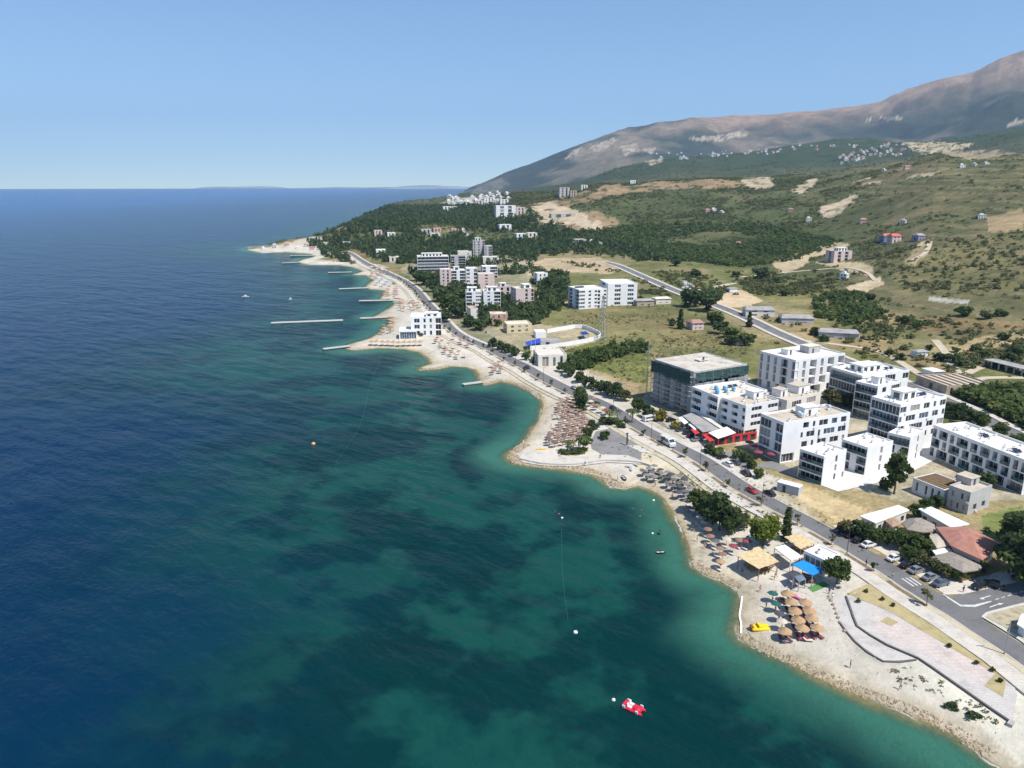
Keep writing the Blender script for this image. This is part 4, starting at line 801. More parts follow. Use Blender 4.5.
# beach bar
gz = zt(*G(820,573).xy)
o, a, w, d = corner_frame((825.5,561.5), (804,551.5), (840,555), 4.0, gz)
building('beach_bar', 'white cube beach bar with flat roof above blue awning', o, a, w, d, [4.0], ['.d..'], ['gggg'], '.w.', '.w.', par=.25, extra=acs(2,3), cat='bar')
def canopy(name, label, pxs, z, mat, sag=.0, gz=None, posts=WOOD, thick=.12, cat='canopy', group=None, rag=0, base=None):
    g = gz if gz is not None else zt(*G(sum(p[0] for p in pxs)/len(pxs), sum(p[1] for p in pxs)/len(pxs)+5).xy); P = ccw([tuple(at(x, y, g+z).xy) for x, y in pxs]); c = Vector((sum(p[0] for p in P)/len(P), sum(p[1] for p in P)/len(P)))
    o = thing(name, label, cat, (c.x, c.y, g), 0, group); L = [Vector(p)-c for p in P]; b = MB(); rg = random.Random(int(pxs[0][0]))
    if len(L) == 4:
        nx = ny = 10; V = []; F = []
        for i in range(nx+1):
            for j in range(ny+1):
                u, v = i/nx, j/ny; q = (L[0]*(1-u)+L[1]*u)*(1-v)+(L[3]*(1-u)+L[2]*u)*v; e = Vector((rg.uniform(-rag, rag), rg.uniform(-rag, rag))) if (i in (0, nx) or j in (0, ny)) else Vector((0, 0)); V.append((q.x+e.x, q.y+e.y, z+sag*math.sin(u*math.pi)*math.sin(v*math.pi)+rg.uniform(-rag, rag)*.3))
        m = len(V); V += [(x, y, zz-thick) for x, y, zz in V]
        for i in range(nx):
            for j in range(ny): k = i*(ny+1)+j; F.append((k, k+ny+1, k+ny+2, k+1)); F.append((m+k+1, m+k+ny+2, m+k+ny+1, m+k))
        ring = [i*(ny+1) for i in range(nx+1)]+[nx*(ny+1)+j for j in range(1, ny+1)]+[i*(ny+1)+ny for i in range(nx-1, -1, -1)]+[j for j in range(ny-1, 0, -1)]
        for p, q in zip(ring, ring[1:]+ring[:1]): F.append((p, m+p, m+q, q))
        mk('roof', V, F, mat, o)
    else: MB().prism([tuple(q) for q in L], z-thick, z).build('roof', mat, o)
    for q in L: MB().bar((*(q*.93), -.4), (*(q*.93), z-thick), .16).build('post', posts, o)
    return o
Z3 = lambda *q: [(640+x/4.571, 460+y/4.571) for x, y in q]
drape('traffic_island', [(981,617.5),(986,613),(1017,605),(1040,600),(1060,672),(1019,641),(1000,629)], KERB, .25); drape('island_soil', [(985,618),(989,615),(1017,607.5),(1040,603),(1055,664),(1019,637.5),(1002,627)], M('island_soil', (.40,.35,.24), 1, .25, .6, c2=(.22,.2,.1)), .29)
canopy('awning', 'bright blue flat awning in front of the beach bar', Z3((695,476),(748,458),(840,502),(790,527)), 3.1, BLUE, -.05, posts=METAL)
canopy('reed_shelter', 'straw coloured reed shelter nearest the water', Z3((443,437),(540,395),(637,462),(545,497)), 3.0, REED, .1, rag=.18); canopy('reed_shelter', 'straw coloured reed shelter between cypress and beach bar', Z3((662,352),(722,334),(800,380),(735,407)), 3.0, REED, .1, rag=.18)
canopy('white_pergola', 'white framed pergola left of the beach bar', Z3((612,398),(662,386),(742,440),(690,458)), 2.9, WCLOTH, 0, posts=WHITE, thick=.25)
Z1 = lambda *q: [(600+x/4.571, 320+y/4.571) for x, y in q]
canopy('terrace_canopy', 'long pale grey canopy along the restaurant block', Z1((378,437),(432,420),(560,500),(470,512)), 3.4, ROOFG, 0, posts=METAL); canopy('terrace_canopy', 'cream canopy against the white balcony block', Z1((432,420),(470,425),(565,492),(552,497)), 3.7, ROOFC, 0, posts=METAL)
canopy('terrace_canopy', 'white rounded canopy above the red restaurant front', Z1((495,515),(580,487),(622,515),(540,542)), 3.6, WCLOTH, .35, posts=RED); canopy('awning', 'red sloping awning at the left of the restaurant front', Z1((465,520),(490,515),(525,548),(502,556)), 2.7, RED, .0, posts=METAL)
canopy('awning', 'small red awning beside the white canopies', Z1((415,500),(435,494),(455,515),(435,522)), 2.7, RED, 0, posts=METAL); canopy('market_canopy', 'small white canopy nearest the scaffold', Z1((355,445),(380,440),(408,466),(385,476)), 2.8, WCLOTH, .2, posts=METAL); canopy('market_canopy', 'small white canopy beside the red awning', Z1((403,475),(428,470),(455,495),(432,502)), 2.8, WCLOTH, .2, posts=METAL)
o = G(595/4.571+600, 566/4.571+320); b = MB()
q0, q1 = G(*Z1((538,572))[0]), G(*Z1((715,545))[0]); e = (q1-q0).xy; f = thing('shop_front', 'red glazed shop front under the beige roofed block', 'shop front', q0, math.atan2(e.y, e.x)); MB().box(0, e.length, 0, .3, -.4, 3.0).build('panel', RED, f)
for k in range(5): x = e.length*(k+.15)/5; MB().box(x, x+e.length*.13, -.04, 0, .2, 2.4).build('window', GLASS, f)
# far side of the road: blocks, walls
fb('low flat roofed white workshop beside the coastal road', 537, 568, 366, 354, 1, 14, .15, '.gg.d.w.', '.w.', OFFW, ROOFC, 'workshop', 'workshop')

for nm, pts in (('reed shelter nearest the water', [(752,566),(762,569),(770,563),(757,560),(766,567),(748,562)]), ('reed shelter beside the cypress', [(793,546),(800,549),(806,545)]), ('blue awning', [(803,577),(811,578),(806,573)])):
    for i, (x, y) in enumerate(pts):
        tb = thing('picnic_table', f'dark wooden table under the {nm}, {ordw(i+1)} from the left', 'table', G(x, y+4), .4+i); MB().box(-.9, .9, -.4, .4, .68, .76).build('tabletop', WOOD, tb)
        for s_ in (-1, 1): MB().box(-.9, .9, s_*.75-.15, s_*.75+.15, .4, .46).build('bench', WOOD, tb); MB().bar((s_*.6, -.75, -.1), (s_*.6, .35, .68), .08).build('leg', WOOD, tb); MB().bar((s_*.6, .75, -.1), (s_*.6, -.35, .68), .08).build('leg', WOOD, tb)
# ------------------------------------------------------------------ scrub and woods that read as one mass
def scatter(name, weight, n, rmin, rmax, nq, mat, seed, hfac=.75, grow=0.0, cap=60.0, lift=.3, ntemp=10):
    rng = np.random.default_rng(seed)
    area = np.clip((SS[:-1,1:]-SS[:-1,:-1])*YY[:-1,:-1]*(YY[1:,:-1]-YY[:-1,:-1]), 0, cap); w = (weight[:-1,:-1]*area*(DD[:-1,:-1] > 6)).ravel(); w = w/w.sum()
    k = rng.choice(len(w), n, p=w); j, i = np.divmod(k, NS-1); fs, fr = rng.random(n), rng.random(n)
    s = S_[i]*(1-fs)+S_[i+1]*fs; y = Y_[j]*(1-fr)+Y_[j+1]*fr; x = s*y; z = samp(ZZ, x, y)
    T = [leaf_quads(np.zeros(3), 1.0, nq, .34, rng, 1.0) for _ in range(ntemp)]; T = np.array([t+np.array([0, 0, .35]) for t in T])
    r = rmin+(rmax-rmin)*rng.random(n)**1.7; r = r*(1+grow*np.clip(y-400, 0, 3000)/1000)
    a = rng.uniform(0, 6.28, n); c, s_ = np.cos(a), np.sin(a); q = T[rng.integers(0, ntemp, n)]
    X = (q[..., 0]*c[:, None, None]-q[..., 1]*s_[:, None, None])*r[:, None, None]+x[:, None, None]
    Y = (q[..., 0]*s_[:, None, None]+q[..., 1]*c[:, None, None])*r[:, None, None]+y[:, None, None]
    Z = q[..., 2]*(r*hfac*rng.uniform(.7, 1.3, n))[:, None, None]+(z+lift*r*hfac)[:, None, None]
    o = link(bpy.data.objects.new(name, quads_mesh(name, np.stack([X, Y, Z], -1).reshape(-1, 4, 3), mat))); tag(o, kind='stuff'); return o
def keep_off(*polys):
    m = np.ones(XX.shape)
    for p in polys: m[in_poly(p)] = 0
    return m
road_mask = np.ones(XX.shape)
for cl, hw in ((MAIN, 13), (INL, 9)):
    for p in cl[::2]: road_mask[((XX-p.x)**2+(YY-p.y)**2) < hw*hw] = 0
built = keep_off([(640,345),(760,345),(860,340),(960,395),(1024,430),(1024,520),(880,520),(640,420)], [(576,280),(640,280),(640,310),(576,310)], [(500,322),(600,325),(610,345),(520,352)], [(410,245),(540,245),(540,330),(410,330)])
wv = veg*road_mask*built*(DD > 24)
scatter('hillside_scrub', wv*(YY > 330)*(YY < 1700), 19000, .8, 3.0, 20, SCRUBM, 3, .5, .35, 90)
scatter('plain_scrub', wv*(YY < 700)*(0.15+veg), 1700, .6, 2.4, 40, SCRUBM, 4, .8, 0, 8)
woodm = in_poly([(306,246),(318,234),(340,222),(372,208),(440,207),(520,207),(560,232),(600,235),(690,262),(640,262),(600,257),(540,256),(530,268),(560,276),(566,300),(540,300),(500,282),(440,256),(402,262),(372,264),(345,258),(322,254)])
woodm = woodm | in_poly([(314,238),(345,250),(374,261),(364,268),(338,262),(322,256)])
woodd = woodm*sm(fbm(XX, YY, 90, 3, 77), .30, .48)*(DD > 8)*road_mask*keep_off([(425,226),(452,226),(452,240),(425,240)], [(494,212),(520,205),(532,218),(500,222)])
scatter('headland_wood', woodd*(YY < 2600), 7500, 1.8, 4.2, 26, LEAFD, 5, 1.15, .12, 160, .5)
val = in_poly([(560,235),(640,225),(760,225),(850,245),(790,262),(740,268),(690,262),(600,255)])
scatter('valley_wood', val*sm(fbm(XX, YY, 110, 4, 79), .44, .58)*(YY < 1500), 3400, 1.4, 3.6, 24, LEAFM, 6, .85, .1, 160, .45)
scatter('distant_ridge_scrub', (YY > 1900)*(YY < 3700)*sm(fbm(XX, YY, 300, 4, 81), .42, .58), 5000, 3, 8, 12, SCRUBM, 8, .45, 0, 900)
0 and scatter('mountain_scrub', (YY > 3700)*(YY < 6400)*sm(fbm(XX, YY, 500, 4, 83), .45, .6)*(1-.8*up), 3500, 5, 13, 10, SCRUBM, 9, .5, 0, 4000)
gm = in_poly([(930,398),(1000,392),(1040,400),(1040,436),(1000,420),(955,408)]); scatter('thicket', gm*1.0*road_mask, 420, 1.4, 3.4, 50, LEAFM, 10, .9, 0, 50)
hm_ = in_poly([(560,366),(575,358),(600,352),(640,346),(650,352),(610,360),(580,372)]); scatter('field_hedge', hm_*1.0*road_mask, 150, 1.6, 3.0, 60, LEAFM, 11, .95, 0, 50)
scatter('valley_thicket', in_poly([(812,300),(840,292),(870,298),(880,320),(850,326),(815,318)])*1.0, 200, 1.6, 3.4, 40, LEAFM, 12, .95, 0, 50)
scatter('beach_weeds', ((DD > 14)*(DD < 40)*(YY < 260)*(PY < 560)*sm(n1, .5, .62))*1.0, 420, .15, .55, 14, LEAFO, 13, .7, 0, 5)
scatter('beach_weeds', (in_poly([(636,470),(700,478),(800,532),(720,505)])*1.0+in_poly([(885,668),(930,672),(1005,728),(985,738),(900,690)])*.5), 420, .2, .6, 14, LEAFO, 14, .6, 0, 5)
scatter('town_grove', in_poly([(395,262),(440,245),(560,240),(570,300),(530,330),(470,330),(430,290)])*sm(fbm(XX, YY, 60, 3, 87), .42, .6)*road_mask*(DD > 30), 1000, 1.8, 3.8, 36, LEAFD, 15, 1.1, 0, 60, .45)
scatter('plain_bushes', in_poly([(560,262),(690,270),(770,300),(1024,330),(1024,400),(900,375),(780,330),(700,300),(640,285)])*sm(fbm(XX, YY, 45, 3, 88), .46, .62)*road_mask, 800, .7, 2.2, 34, SCRUBM, 16, .7, 0, 30, .35)
scatter('field_weeds', in_poly([(505,312),(640,300),(745,330),(755,352),(645,385),(560,368),(520,335)])*sm(fbm(XX, YY, 30, 3, 89), .4, .6)*road_mask, 1600, .3, 1.0, 16, LEAFO, 17, .6, 0, 15, .3)
# shore rocks
def rocks(name, ranges, n, smin, smax, dlo, dhi, seed, mat=ROCK):
    rng = np.random.default_rng(seed); segs = [(Vector(at(*COAST[i])), Vector(at(*COAST[i+1]))) for a, b in ranges for i in range(a, b)]; L = np.array([(q-p).length for p, q in segs]); V = []; F = []
    base = np.array([[-1,-1,-.6],[1,-1,-.6],[1,1,-.6],[-1,1,-.6],[-.8,-.7,.5],[.7,-.8,.6],[.8,.8,.45],[-.7,.8,.55]])
    fs = np.array([[0,3,2,1],[4,5,6,7],[0,1,5,4],[1,2,6,5],[2,3,7,6],[3,0,4,7]])
    for k in rng.choice(len(L), n, p=L/L.sum()):
        p, q = segs[k]; t = rng.random(); d = (q-p).normalized(); nn = Vector((d.y, -d.x, 0)); c = p.lerp(q, t)+nn*rng.uniform(dlo, dhi)+d*rng.normal()*.5
        s = smin+(smax-smin)*rng.random()**2.2; a = rng.uniform(0, 6.28); b = base*(1+.35*rng.normal(size=(8, 3)))*s*np.array([1, rng.uniform(.6, 1), rng.uniform(.45, .8)]); R = np.array([[math.cos(a), -math.sin(a)], [math.sin(a), math.cos(a)]])
        b[:, :2] = b[:, :2]@R.T; z = max(-.3, zt(c.x, c.y)); F.append(fs+len(V)*8); V.append(b+np.array([c.x, c.y, z]))
    o = mk_np(name, np.concatenate(V), np.concatenate(F), mat); tag(o, kind='stuff'); return o
def ci_(px, py): return min(range(len(COAST)), key=lambda i: (COAST[i][0]-px)**2+(COAST[i][1]-py)**2)
rocks('shore_rocks', [(ci_(985,757), ci_(737,634))], 1500, .06, .32, -.6, 2.4, 1); rocks('shore_rocks', [(ci_(736,589), ci_(692,560))], 450, .06, .36, -.6, 2.6, 2)
rocks('jetty_rocks', [(ci_(624,488), ci_(523,444))], 1200, .1, .5, -.8, 3.2, 3); rocks('shore_rocks', [(ci_(541,399), ci_(480,384))], 500, .1, .5, -.6, 2.2, 4); rocks('shore_rocks', [(ci_(450,366), ci_(420,370))], 160, .2, .8, -1, 1.5, 5)
PEB = M('beach_pebbles', (.52,.48,.42), .95, .25, .6)
rocks('beach_stones', [(ci_(985,757), ci_(480,384))], 1400, .06, .28, 4, 22, 6, PEB)
# ------------------------------------------------------------------ individual trees
def T(name, label, px, py, kind, h, r=None, k=0, **kw): return tree(name, label, G(px, py), kind, h, r, k, **kw)
random.seed(21)
for x, y, h, r, k, lb in [(699,514,7.5,3.0,0,'dark green tree at the far end of the beach clump'), (708,521,7.5,3.1,1,'dark tree in the beach clump, second from its far end'), (719,530,9.5,3.9,2,'tallest dark tree of the beach clump behind the grey umbrellas'), (729,535,8.5,3.4,3,'dark tree at the near end of the beach clump'), (715,515,7,2.6,1,'dark tree of the beach clump nearest the road')]:
    T('broadleaf_tree', lb, x, y, 'dark' if k else 'broad', h, r, k, group='dark beach trees')
T('broadleaf_tree', 'bright yellow green round tree between dark clump and cypress', 763, 545, 'light', 8.5, 3.9); T('cypress', 'narrow dark cypress beside the reed shelter', 786, 540, 'cypress', 9.5, 1.7)
T('shrub', 'thin open shrub between the dark clump and bright green tree', 741, 528, 'olive', 4.5, 2.6); T('broadleaf_tree', 'round mid green tree beside the white beach bar', 836.5, 584, 'broad', 6.4, 3.1, 1)
T('eucalyptus', 'tall slim tree standing by the white villas', 894, 494, 'tall', 13, 3.3); T('broadleaf_tree', 'small round tree left of the tall slim tree', 884, 489, 'bush', 3.2, 2)
T('broadleaf_tree', 'large dark tree at the right picture edge behind the red roof', 1014, 572, 'dark', 14, 6, 1); T('broadleaf_tree', 'second large dark tree at the right picture edge nearer the road', 1030, 590, 'dark', 13, 6, 2); T('broadleaf_tree', 'dark tree peeping over the right edge beside the green lawn', 1019, 545, 'dark', 9, 4, 3)
for i, (x, y, kd, h, r, lb) in enumerate([(846,535,'olive',5.5,3,'olive green tree over the first parked dark car'), (856,537,'dark',6,3.4,'dark tree shading the second parked dark car'), (866,541,'dark',6,3.4,'dark tree shading the row of black cars'), (876,545,'broad',5.5,3,'mid green tree above the white parked car'), (887,545,'broad',5.5,3,'green tree between the white parked cars'),
    (900,548,'broad',6.5,3.8,'large leafy tree left of the grey thatch'), (912,552,'broad',6.5,3.8,'leafy tree beside the small white shed'), (922,556,'broad',6,3.4,'leafy tree touching the grey thatch'), (908,561,'broad',5,3,'tree behind the silver parked car'), (920,566,'olive',5,3,'pale tree at the front of the restaurant hedge'), (934,573,'olive',4.5,2.7,'yellowish tree over the grey blue parked car'), (945,577,'olive',4.5,2.7,'yellowish tree at the corner of the hedge'),
    (957,580,'broad',4,2.6,'green tree by the restaurant corner sign'), (968,577,'olive',4.5,2.7,'yellowish tree left of the two black cars'), (980,573,'olive',4.5,2.7,'yellowish tree behind the two black cars'), (925,512,'broad',5,3,'dark green tree between the white sheds'), (918,519,'broad',5.5,3.2,'green tree behind the rounded thatch'), (936,507,'dark',4.5,2.8,'dark bushy tree below the roofless ruin')]):
    T('broadleaf_tree', lb, x, y, kd, h*.76, r*.74, i)
for i, (x, y, kd, h, r, lb) in enumerate([(836,408,'olive',7,3.8,'olive green tree between the hotel and glass fronted block'), (828,404,'olive',6,3.2,'pale olive tree left of its darker neighbour behind the hotel'), (850,410,'dark',7,3,'dark tree beside the curved balcony block'), (948,414,'dark',5,3,'dark tree behind the tall apartment block'), (958,419,'dark',6.5,3.6,'dark round tree beside the inland road'), (967,425,'dark',6,3.4,'dark tree left of the inland road bend'),
    (979,428,'broad',6,3.4,'green tree above the terraced flats'), (1001,438,'broad',5.5,3,'green tree beside the road behind the terraced flats'), (1016,447,'broad',5,3,'green tree at the far right behind the terraced flats'), (965,484,'broad',4,2.6,'bush like tree between the ruin and terraced flats'), (985,486,'broad',4,2.5,'small tree at the back of the old grey house')]):
    T('broadleaf_tree', lb, x, y, kd, h, r, i)
# along the coastal road and car park
for i, (x, y, kd, h, r, lb) in enumerate([(581,413,'dark',9,3.0,'dark tall tree beside the dense umbrella field'), (580,405,'broad',8,3,'dark tree at the far end of the umbrella field'), (606,447-8,'dbush',3,2.4,'dark rounded hedge bush at the plaza corner'), (588,437,'dbush',4,2.2,'dark hedge bush between umbrellas and plaza'), (592,430,'dbush',4,2.2,'upper dark hedge bush beside the umbrella field'), (586,444,'dbush',3,2,'lower dark hedge bush beside the umbrella field'),
    (612,425,'dbush',3,3.2,'wide dark bush between plaza and road'), (604,424,'dbush',3,2.6,'dark bush at the left of the plaza planting'), (621,428,'bush',2,2,'low bush in the plaza planting near the road'), (607,395,'dark',6,3.4,'dark tree on the land side of the road by the dirt track'), (616,398,'dark',6,3.4,'dark bushy tree right of the dirt track tree'), (625,401,'olive',5,3,'paler tree near the parked pickup'), (638,412,'broad',6,3,'green tree in front of the scaffolded block'), (647,418,'dark',5.5,2.6,'dark tree at the car park edge'),
    (660,421,'ybush',5,2.4,'yellow leaved tree in the car park'), (676,429,'ybush',3.2,2,'yellow flowering bush among the parked cars'), (685,412,'ybush',3,2,'yellow green bush under the scaffolded block'), (709,453,'dbush',3.4,2.2,'dark bush before the red restaurant front'), (717,455,'bush',2.6,2.6,'low green bush before the red shop front'), (738,458,'bush',3,2,'green bush left of the maroon parasols'), (745,462,'dbush',3.2,2,'dark bush below the maroon parasols'), (752,468,'bush',3.4,1.8,'slim bush beside the hotel lane'), (758,478,'bush',3,1.8,'bush at the hotel lane entrance'),
    (570,376,'dbush',5,3.4,'dark round bush by the workshop yard'), (580,382,'dbush',5,3.4,'second dark bush along the workshop track'), (590,388,'dbush',5,3.2,'third dark bush along the workshop track'), (600,391,'bush',4.5,3,'green bush at the end of the workshop track'), (563,372,'bush',4.5,3,'green bush touching the workshop yard'), (500,350,'dbush',5,3,'dark hedge bush beside the road left of the compound'), (507,353,'dbush',5,3,'second dark hedge bush beside the compound'), (514,356,'dbush',5,3,'third dark hedge bush beside the compound'), (527,360,'bush',4.5,2.6,'green bush left of the workshop'), (535,363,'bush',4,2.4,'green bush in front of the workshop'), (493,347,'dbush',5,3,'dark hedge bush at the far end of the road hedge')]):
    T('roadside_bush' if 'bush' in kd else 'broadleaf_tree', lb, x, y, kd, h, r, i, cat='bush' if 'bush' in kd else 'tree')
for i, (x, y, kd, h, r, lb) in enumerate([(424,285,'fard',13,7,'big dark tree beside the coastal road left of the hotels'), (418,281,'far',10,6,'green tree at the foot of the stepped white hotel'), (432,292,'fard',11,6,'dark tree below the white hotel'), (440,302,'fard',12,7,'dark tree in the roadside grove'), (450,312,'far',13,8,'largest olive green tree in the roadside grove'), (458,318,'fard',12,7,'dark tree at the near end of the roadside grove'), (446,322,'fard',9,5,'dark tree beside the road opposite the beach building'), (462,300,'fard',9,6,'dark tree behind the roadside grove'), (436,283,'far',10,6,'green tree between the white hotels'), (470,327,'fard',8,5,'dark tree left of the compound'), (480,330,'far',7,5,'green tree behind the compound wall'), (494,322,'far',7,5,'green tree below the salmon house'), (515,326,'fard',7,4.5,'dark tree above the cream building'), (522,322,'far',7,4.5,'green tree above the cream building'),
    (500,300,'fard',7,5,'dark tree between the hotel and pink block'), (548,290,'fard',12,6,'dark pine beside the small white villa'), (556,292,'fard',13,6,'tall dark pine left of the white long block'), (564,296,'fard',9,5,'dark tree left of the long white block'), (548,299,'far',6,4,'round tree in front of the pines'), (632,299,'far',7,4,'green tree at the right end of the long white block'), (640,303,'fard',6,3,'dark tree beside the ruined farm'), (550,310,'far',6,3.6,'round bush tree at the field corner'), (535,308,'far',6,4,'green tree right of the pink block'),
    (690,307,'fard',15,8.5,'huge dark tree beside the inland road, left of a pair'), (708,311,'fard',16,9,'huge dark tree beside the inland road, right of a pair'), (715,325,'far',9,6,'green tree in front of the small pink ruin'), (720,334,'fard',8,5,'dark tree between the field and inland road'), (730,338,'far',7,5,'green tree beside the small white ruin'), (745,345,'far',7,5,'green tree behind the unfinished white block'), (732,345,'fard',6,5,'dark tree at the edge of the field'), (762,279,'fard',11,8,'round dark tree alone on the plain by the dirt track'), (736,277,'fard',6,4,'small round tree alone on the plain'), (676,252+14,'fard',8,6,'dark tree at the foot of the hill'), (695,277,'fard',8,6,'tree beside the white car lot')]):
    T('broadleaf_tree', lb, x, y, kd, h, r, i)
T('cypress', 'dark cypress standing alone in the brown field', 680, 329, 'cypress', 13, 2.6); T('cypress', 'dark slim tree beside the inland road kerb', 749, 327, 'cypress', 10, 2.4, 1); T('roadside_bush', 'small dark bush beside the field cypress', 672, 325.5, 'dbush', 4.5, 3, cat='bush')
for i, (x, y, r) in enumerate([(823,342,3.4),(815,335,4),(905,325,5),(918,328,4),(860,318,5),(846,322,4),(965,316,5),(985,319,4),(1003,340,3.6),(975,351,3),(940,361,3.5),(952,362,4),(960,366,3),(900,360,3),(1010,362,4),(985,357,3.5),(1015,355,4.5),(890,355,2.5),(880,316,4),(870,300,4.5),(835,300,4),(1000,316,4),(930,350,2.5),(955,352,2.4),(770,293,4),(776,283,4),(784,296,4)]):
    T('scrub_bush', ['dark rounded bush on the dry scrubland','broad green bush on the dry scrubland'][i % 2]+f', {ordw(i+1)} in its scattered group', x, y, 'dbush' if i % 3 else 'bush', r*1.15, r, i, cat='bush', group='bushes on the dry plain')
# promenade saplings and dark planting beds
N_ = normals(MAIN); k = 0; acc = 0.0; BED = M('planting_soil', (.20,.15,.09), 1, .3, 1.5)
for i in range(6, len(MAIN)-30):
    acc += (MAIN[i+1]-MAIN[i]).length
    if acc > 11.5:
        acc = 0; p = MAIN[i]-N_[i]*4.0; ribbon('planting_bed', MAIN, -4.5, -3.4, .262, BED, skirt=.02, i0=i, i1=i+3, cross=2)
        if k < 46: tree('street_sapling', f'thin young street tree on the promenade, {ordw(k+1)} from the lower right', drop(p.x, p.y, .2), 'fsap' if k % 4 == 1 else 'sapling', 2.6+random.random()*1.6, .8+random.random()*.5, k, 'young trees along the promenade')
        k += 1
for i, (x, y) in enumerate([(858,603),(866,593),(893,607),(882,601),(949,648),(976,665),(1000,683),(992,672)]): tree('lawn_shrub', f'small wilted shrub on the dry terrace lawn, {ordw(i+1)} of eight', G(x, y), 'olive', 1.1, .5, i, 'shrubs on the terrace lawn', 'bush')
for i, (x, y) in enumerate([(567,452),(579,451),(583,451),(571,453),(609,423),(632,423),(617,420)]): palm([f'palm tree on the jetty green, {ordw(i+1)} of four','palm tree in the planting between plaza and road, '+ordw(max(1, i-3))][i > 3], G(x, y), 4.6+.7*(i % 3), 'palms by the plaza')
drape('jetty_green', [(557,454.5),(565,452),(585,450),(585.5,454),(570,457)], M('grass_bed', (.09,.13,.035), 1, .2, 2), .25)
for i, (x, y) in enumerate([(562,454),(568,454.5),(574,454),(580,452.5),(584,451.5)]): tree('bed_bush', f'low green bush in the jetty planting bed, {ordw(i+1)} from the sea', G(x, y), 'bush', 1.6, 1.5, i, 'bushes in the jetty bed', 'bush')
# ------------------------------------------------------------------ the town along the road and the houses beyond
ROW = '.b.bb.b.'; WIN = '.w.w.w.w.'
fb('stepped white hotel with long balcony rows behind the roadside trees', 418, 449, 275, 254, 6, 14, .16, 'bbbbbbbb', '.b.b.', WHITE, ROOFC, extra=upper(.15,.8,.2,.8,2.8))
fb('pale grey block with dark balconies between two hotels', 451, 466, 271, 254, 6, 10, .16, 'b.bb', '.b.', GREYW, ROOFG); fb('tall grey tower block with penthouse above the town', 473, 485, 262, 238, 8, 10, .16, 'b.w.b', 'b.b', GREYW, ROOFG, extra=upper(.2,.7,.2,.8,3)); fb('grey lower tower with stacked balconies right of the tall tower', 484, 493, 262, 244, 6, 10, .16, 'b.bb', 'b.b', GREYW, ROOFC)
fb('plain beige block behind the hotels', 458, 472, 263, 250, 4, 10, .16, '.....', '.w.', OFFW, ROOFC); fb('low cream block right of the towers', 483, 499, 265, 256, 2, 10, .16, '.w.w.', '.w.', OFFW, ROOFC)
fb('pinkish white block at the front of the hotel cluster', 440, 452, 289, 267, 6, 10, .16, '.w.b.', '.b.b.', PINKW, ROOFW); fb('white hotel block with dark balconies beside the pinkish one', 451, 466, 288, 268, 6, 10, .16, 'bb.bb', '.b.', WHITE, ROOFW, extra=upper(.2,.6,.2,.7,2.6))
fb('white stepped block behind the pink houses', 466, 478, 287, 266, 5, 10, .16, 'w.b', '.b.', WHITE, ROOFC); fb('pink block with blank wall in the hotel cluster', 478, 495, 289, 272, 5, 10, .16, '..w..', 'b.b', PINKW, ROOFW); fb('white block with open balconies behind the pink block', 482, 498, 278, 265, 4, 10, .16, 'b.bb', '.b.', WHITE, ROOFW)
fb('left wing of the big white balcony hotel', 466, 482, 312, 289, 6, 10, .1, 'bb.ww', '.b.b.', WHITE, ROOFW, extra=upper(.1,.7,.2,.8,2.6)); fb('right wing of the big white balcony hotel', 483.5, 501, 312, 288.5, 6, 10, .1, '.w.bb', '.b.', WHITE, ROOFW, extra=upper(.2,.8,.2,.8,2.6))
fb('narrow cream house with side balconies near the roadside grove', 469, 480, 326, 307, 4, 12, .25, '....b', '.b.', OFFW, M('salmon_roof', (.52,.30,.22), .9)); fb('low salmon house below the white hotel', 490, 508, 325, 313, 2, 10, .1, '.w.w.w.', '.w.', SALM, ROOFC, 'town_house', 'house')
fb('pinkish house with gabled upper floor right of the hotel', 497, 513, 300, 285, 3, 10, .16, '.w.b.', '.w.', PINKW, ROOFG, 'town_house', 'house', extra=upper(.2,.6,.2,.8,2.4)); fb('pink apartment block with balconies on its right side', 514, 536, 308.5, 286, 5, 13, .3, '...b.b', '.w.w.', PINKW, ROOFC, extra=upper(.5,.9,.2,.8,2.5))
fb('small white villa beside the dark pines', 536, 549, 285, 272, 3, 10, .3, '.w.b.', '.b.', WHITE, ROOFW, 'villa', 'villa')
fb('left wing of the long white block on the plain', 575, 610, 308.5, 287, 5, 20, .32, 'ww.w.wn.w', 'bb.bb', WHITE, ROOFW, extra=solar([(.1,.6),(.2,.6),(.3,.6)], 3, 2)); fb('right wing of the long white block on the plain', 606, 638, 305.5, 281, 5, 26, .12, '..ww..ww.', '.w.', WHITE, ROOFW)
fb('white three storey beach building beside the coastal road', 411, 442, 336, 315, 3, 16, .1, '.ww.w.w.bb', '.b.', WHITE, ROOFW, extra=upper(.5,.9,.2,.6,2)); fb('low white beach restaurant left of the beach building', 399, 417, 339, 330, 1, 12, .1, 'ggggg', 'gg', WHITE, ROOFW, 'beach_restaurant', 'restaurant')
fb('cream low building behind the compound', 506, 533, 333, 323.5, 2, 12, .2, '.w.w.w.', '.w.', M('yellow_render', (.62,.52,.34), .9, .1), ROOFC, 'town_house', 'house'); fb('white shed inside the walled compound', 535, 547, 338, 331, 1, 8, .15, '....', '.', WCLOTH, WCLOTH, 'shed', 'shed', par=0); fb('grey shed along the compound front', 540, 560, 345, 340.5, 1, 6, .15, '.d..', '.', GREYW, ROOFG, 'shed', 'shed', par=0)
canopy('awning', 'bright blue awning at the front of the compound', [(525,342),(540,338),(541,342.5),(527,345)], 3, M('royal_blue_cloth', (.02,.07,.45), .8), posts=METAL); canopy('awning', 'small blue shelter at the far corner of the compound', [(580,332),(586,331),(589,334),(582,335)], 3, M('navy_cloth', (.03,.08,.30), .8), posts=METAL)
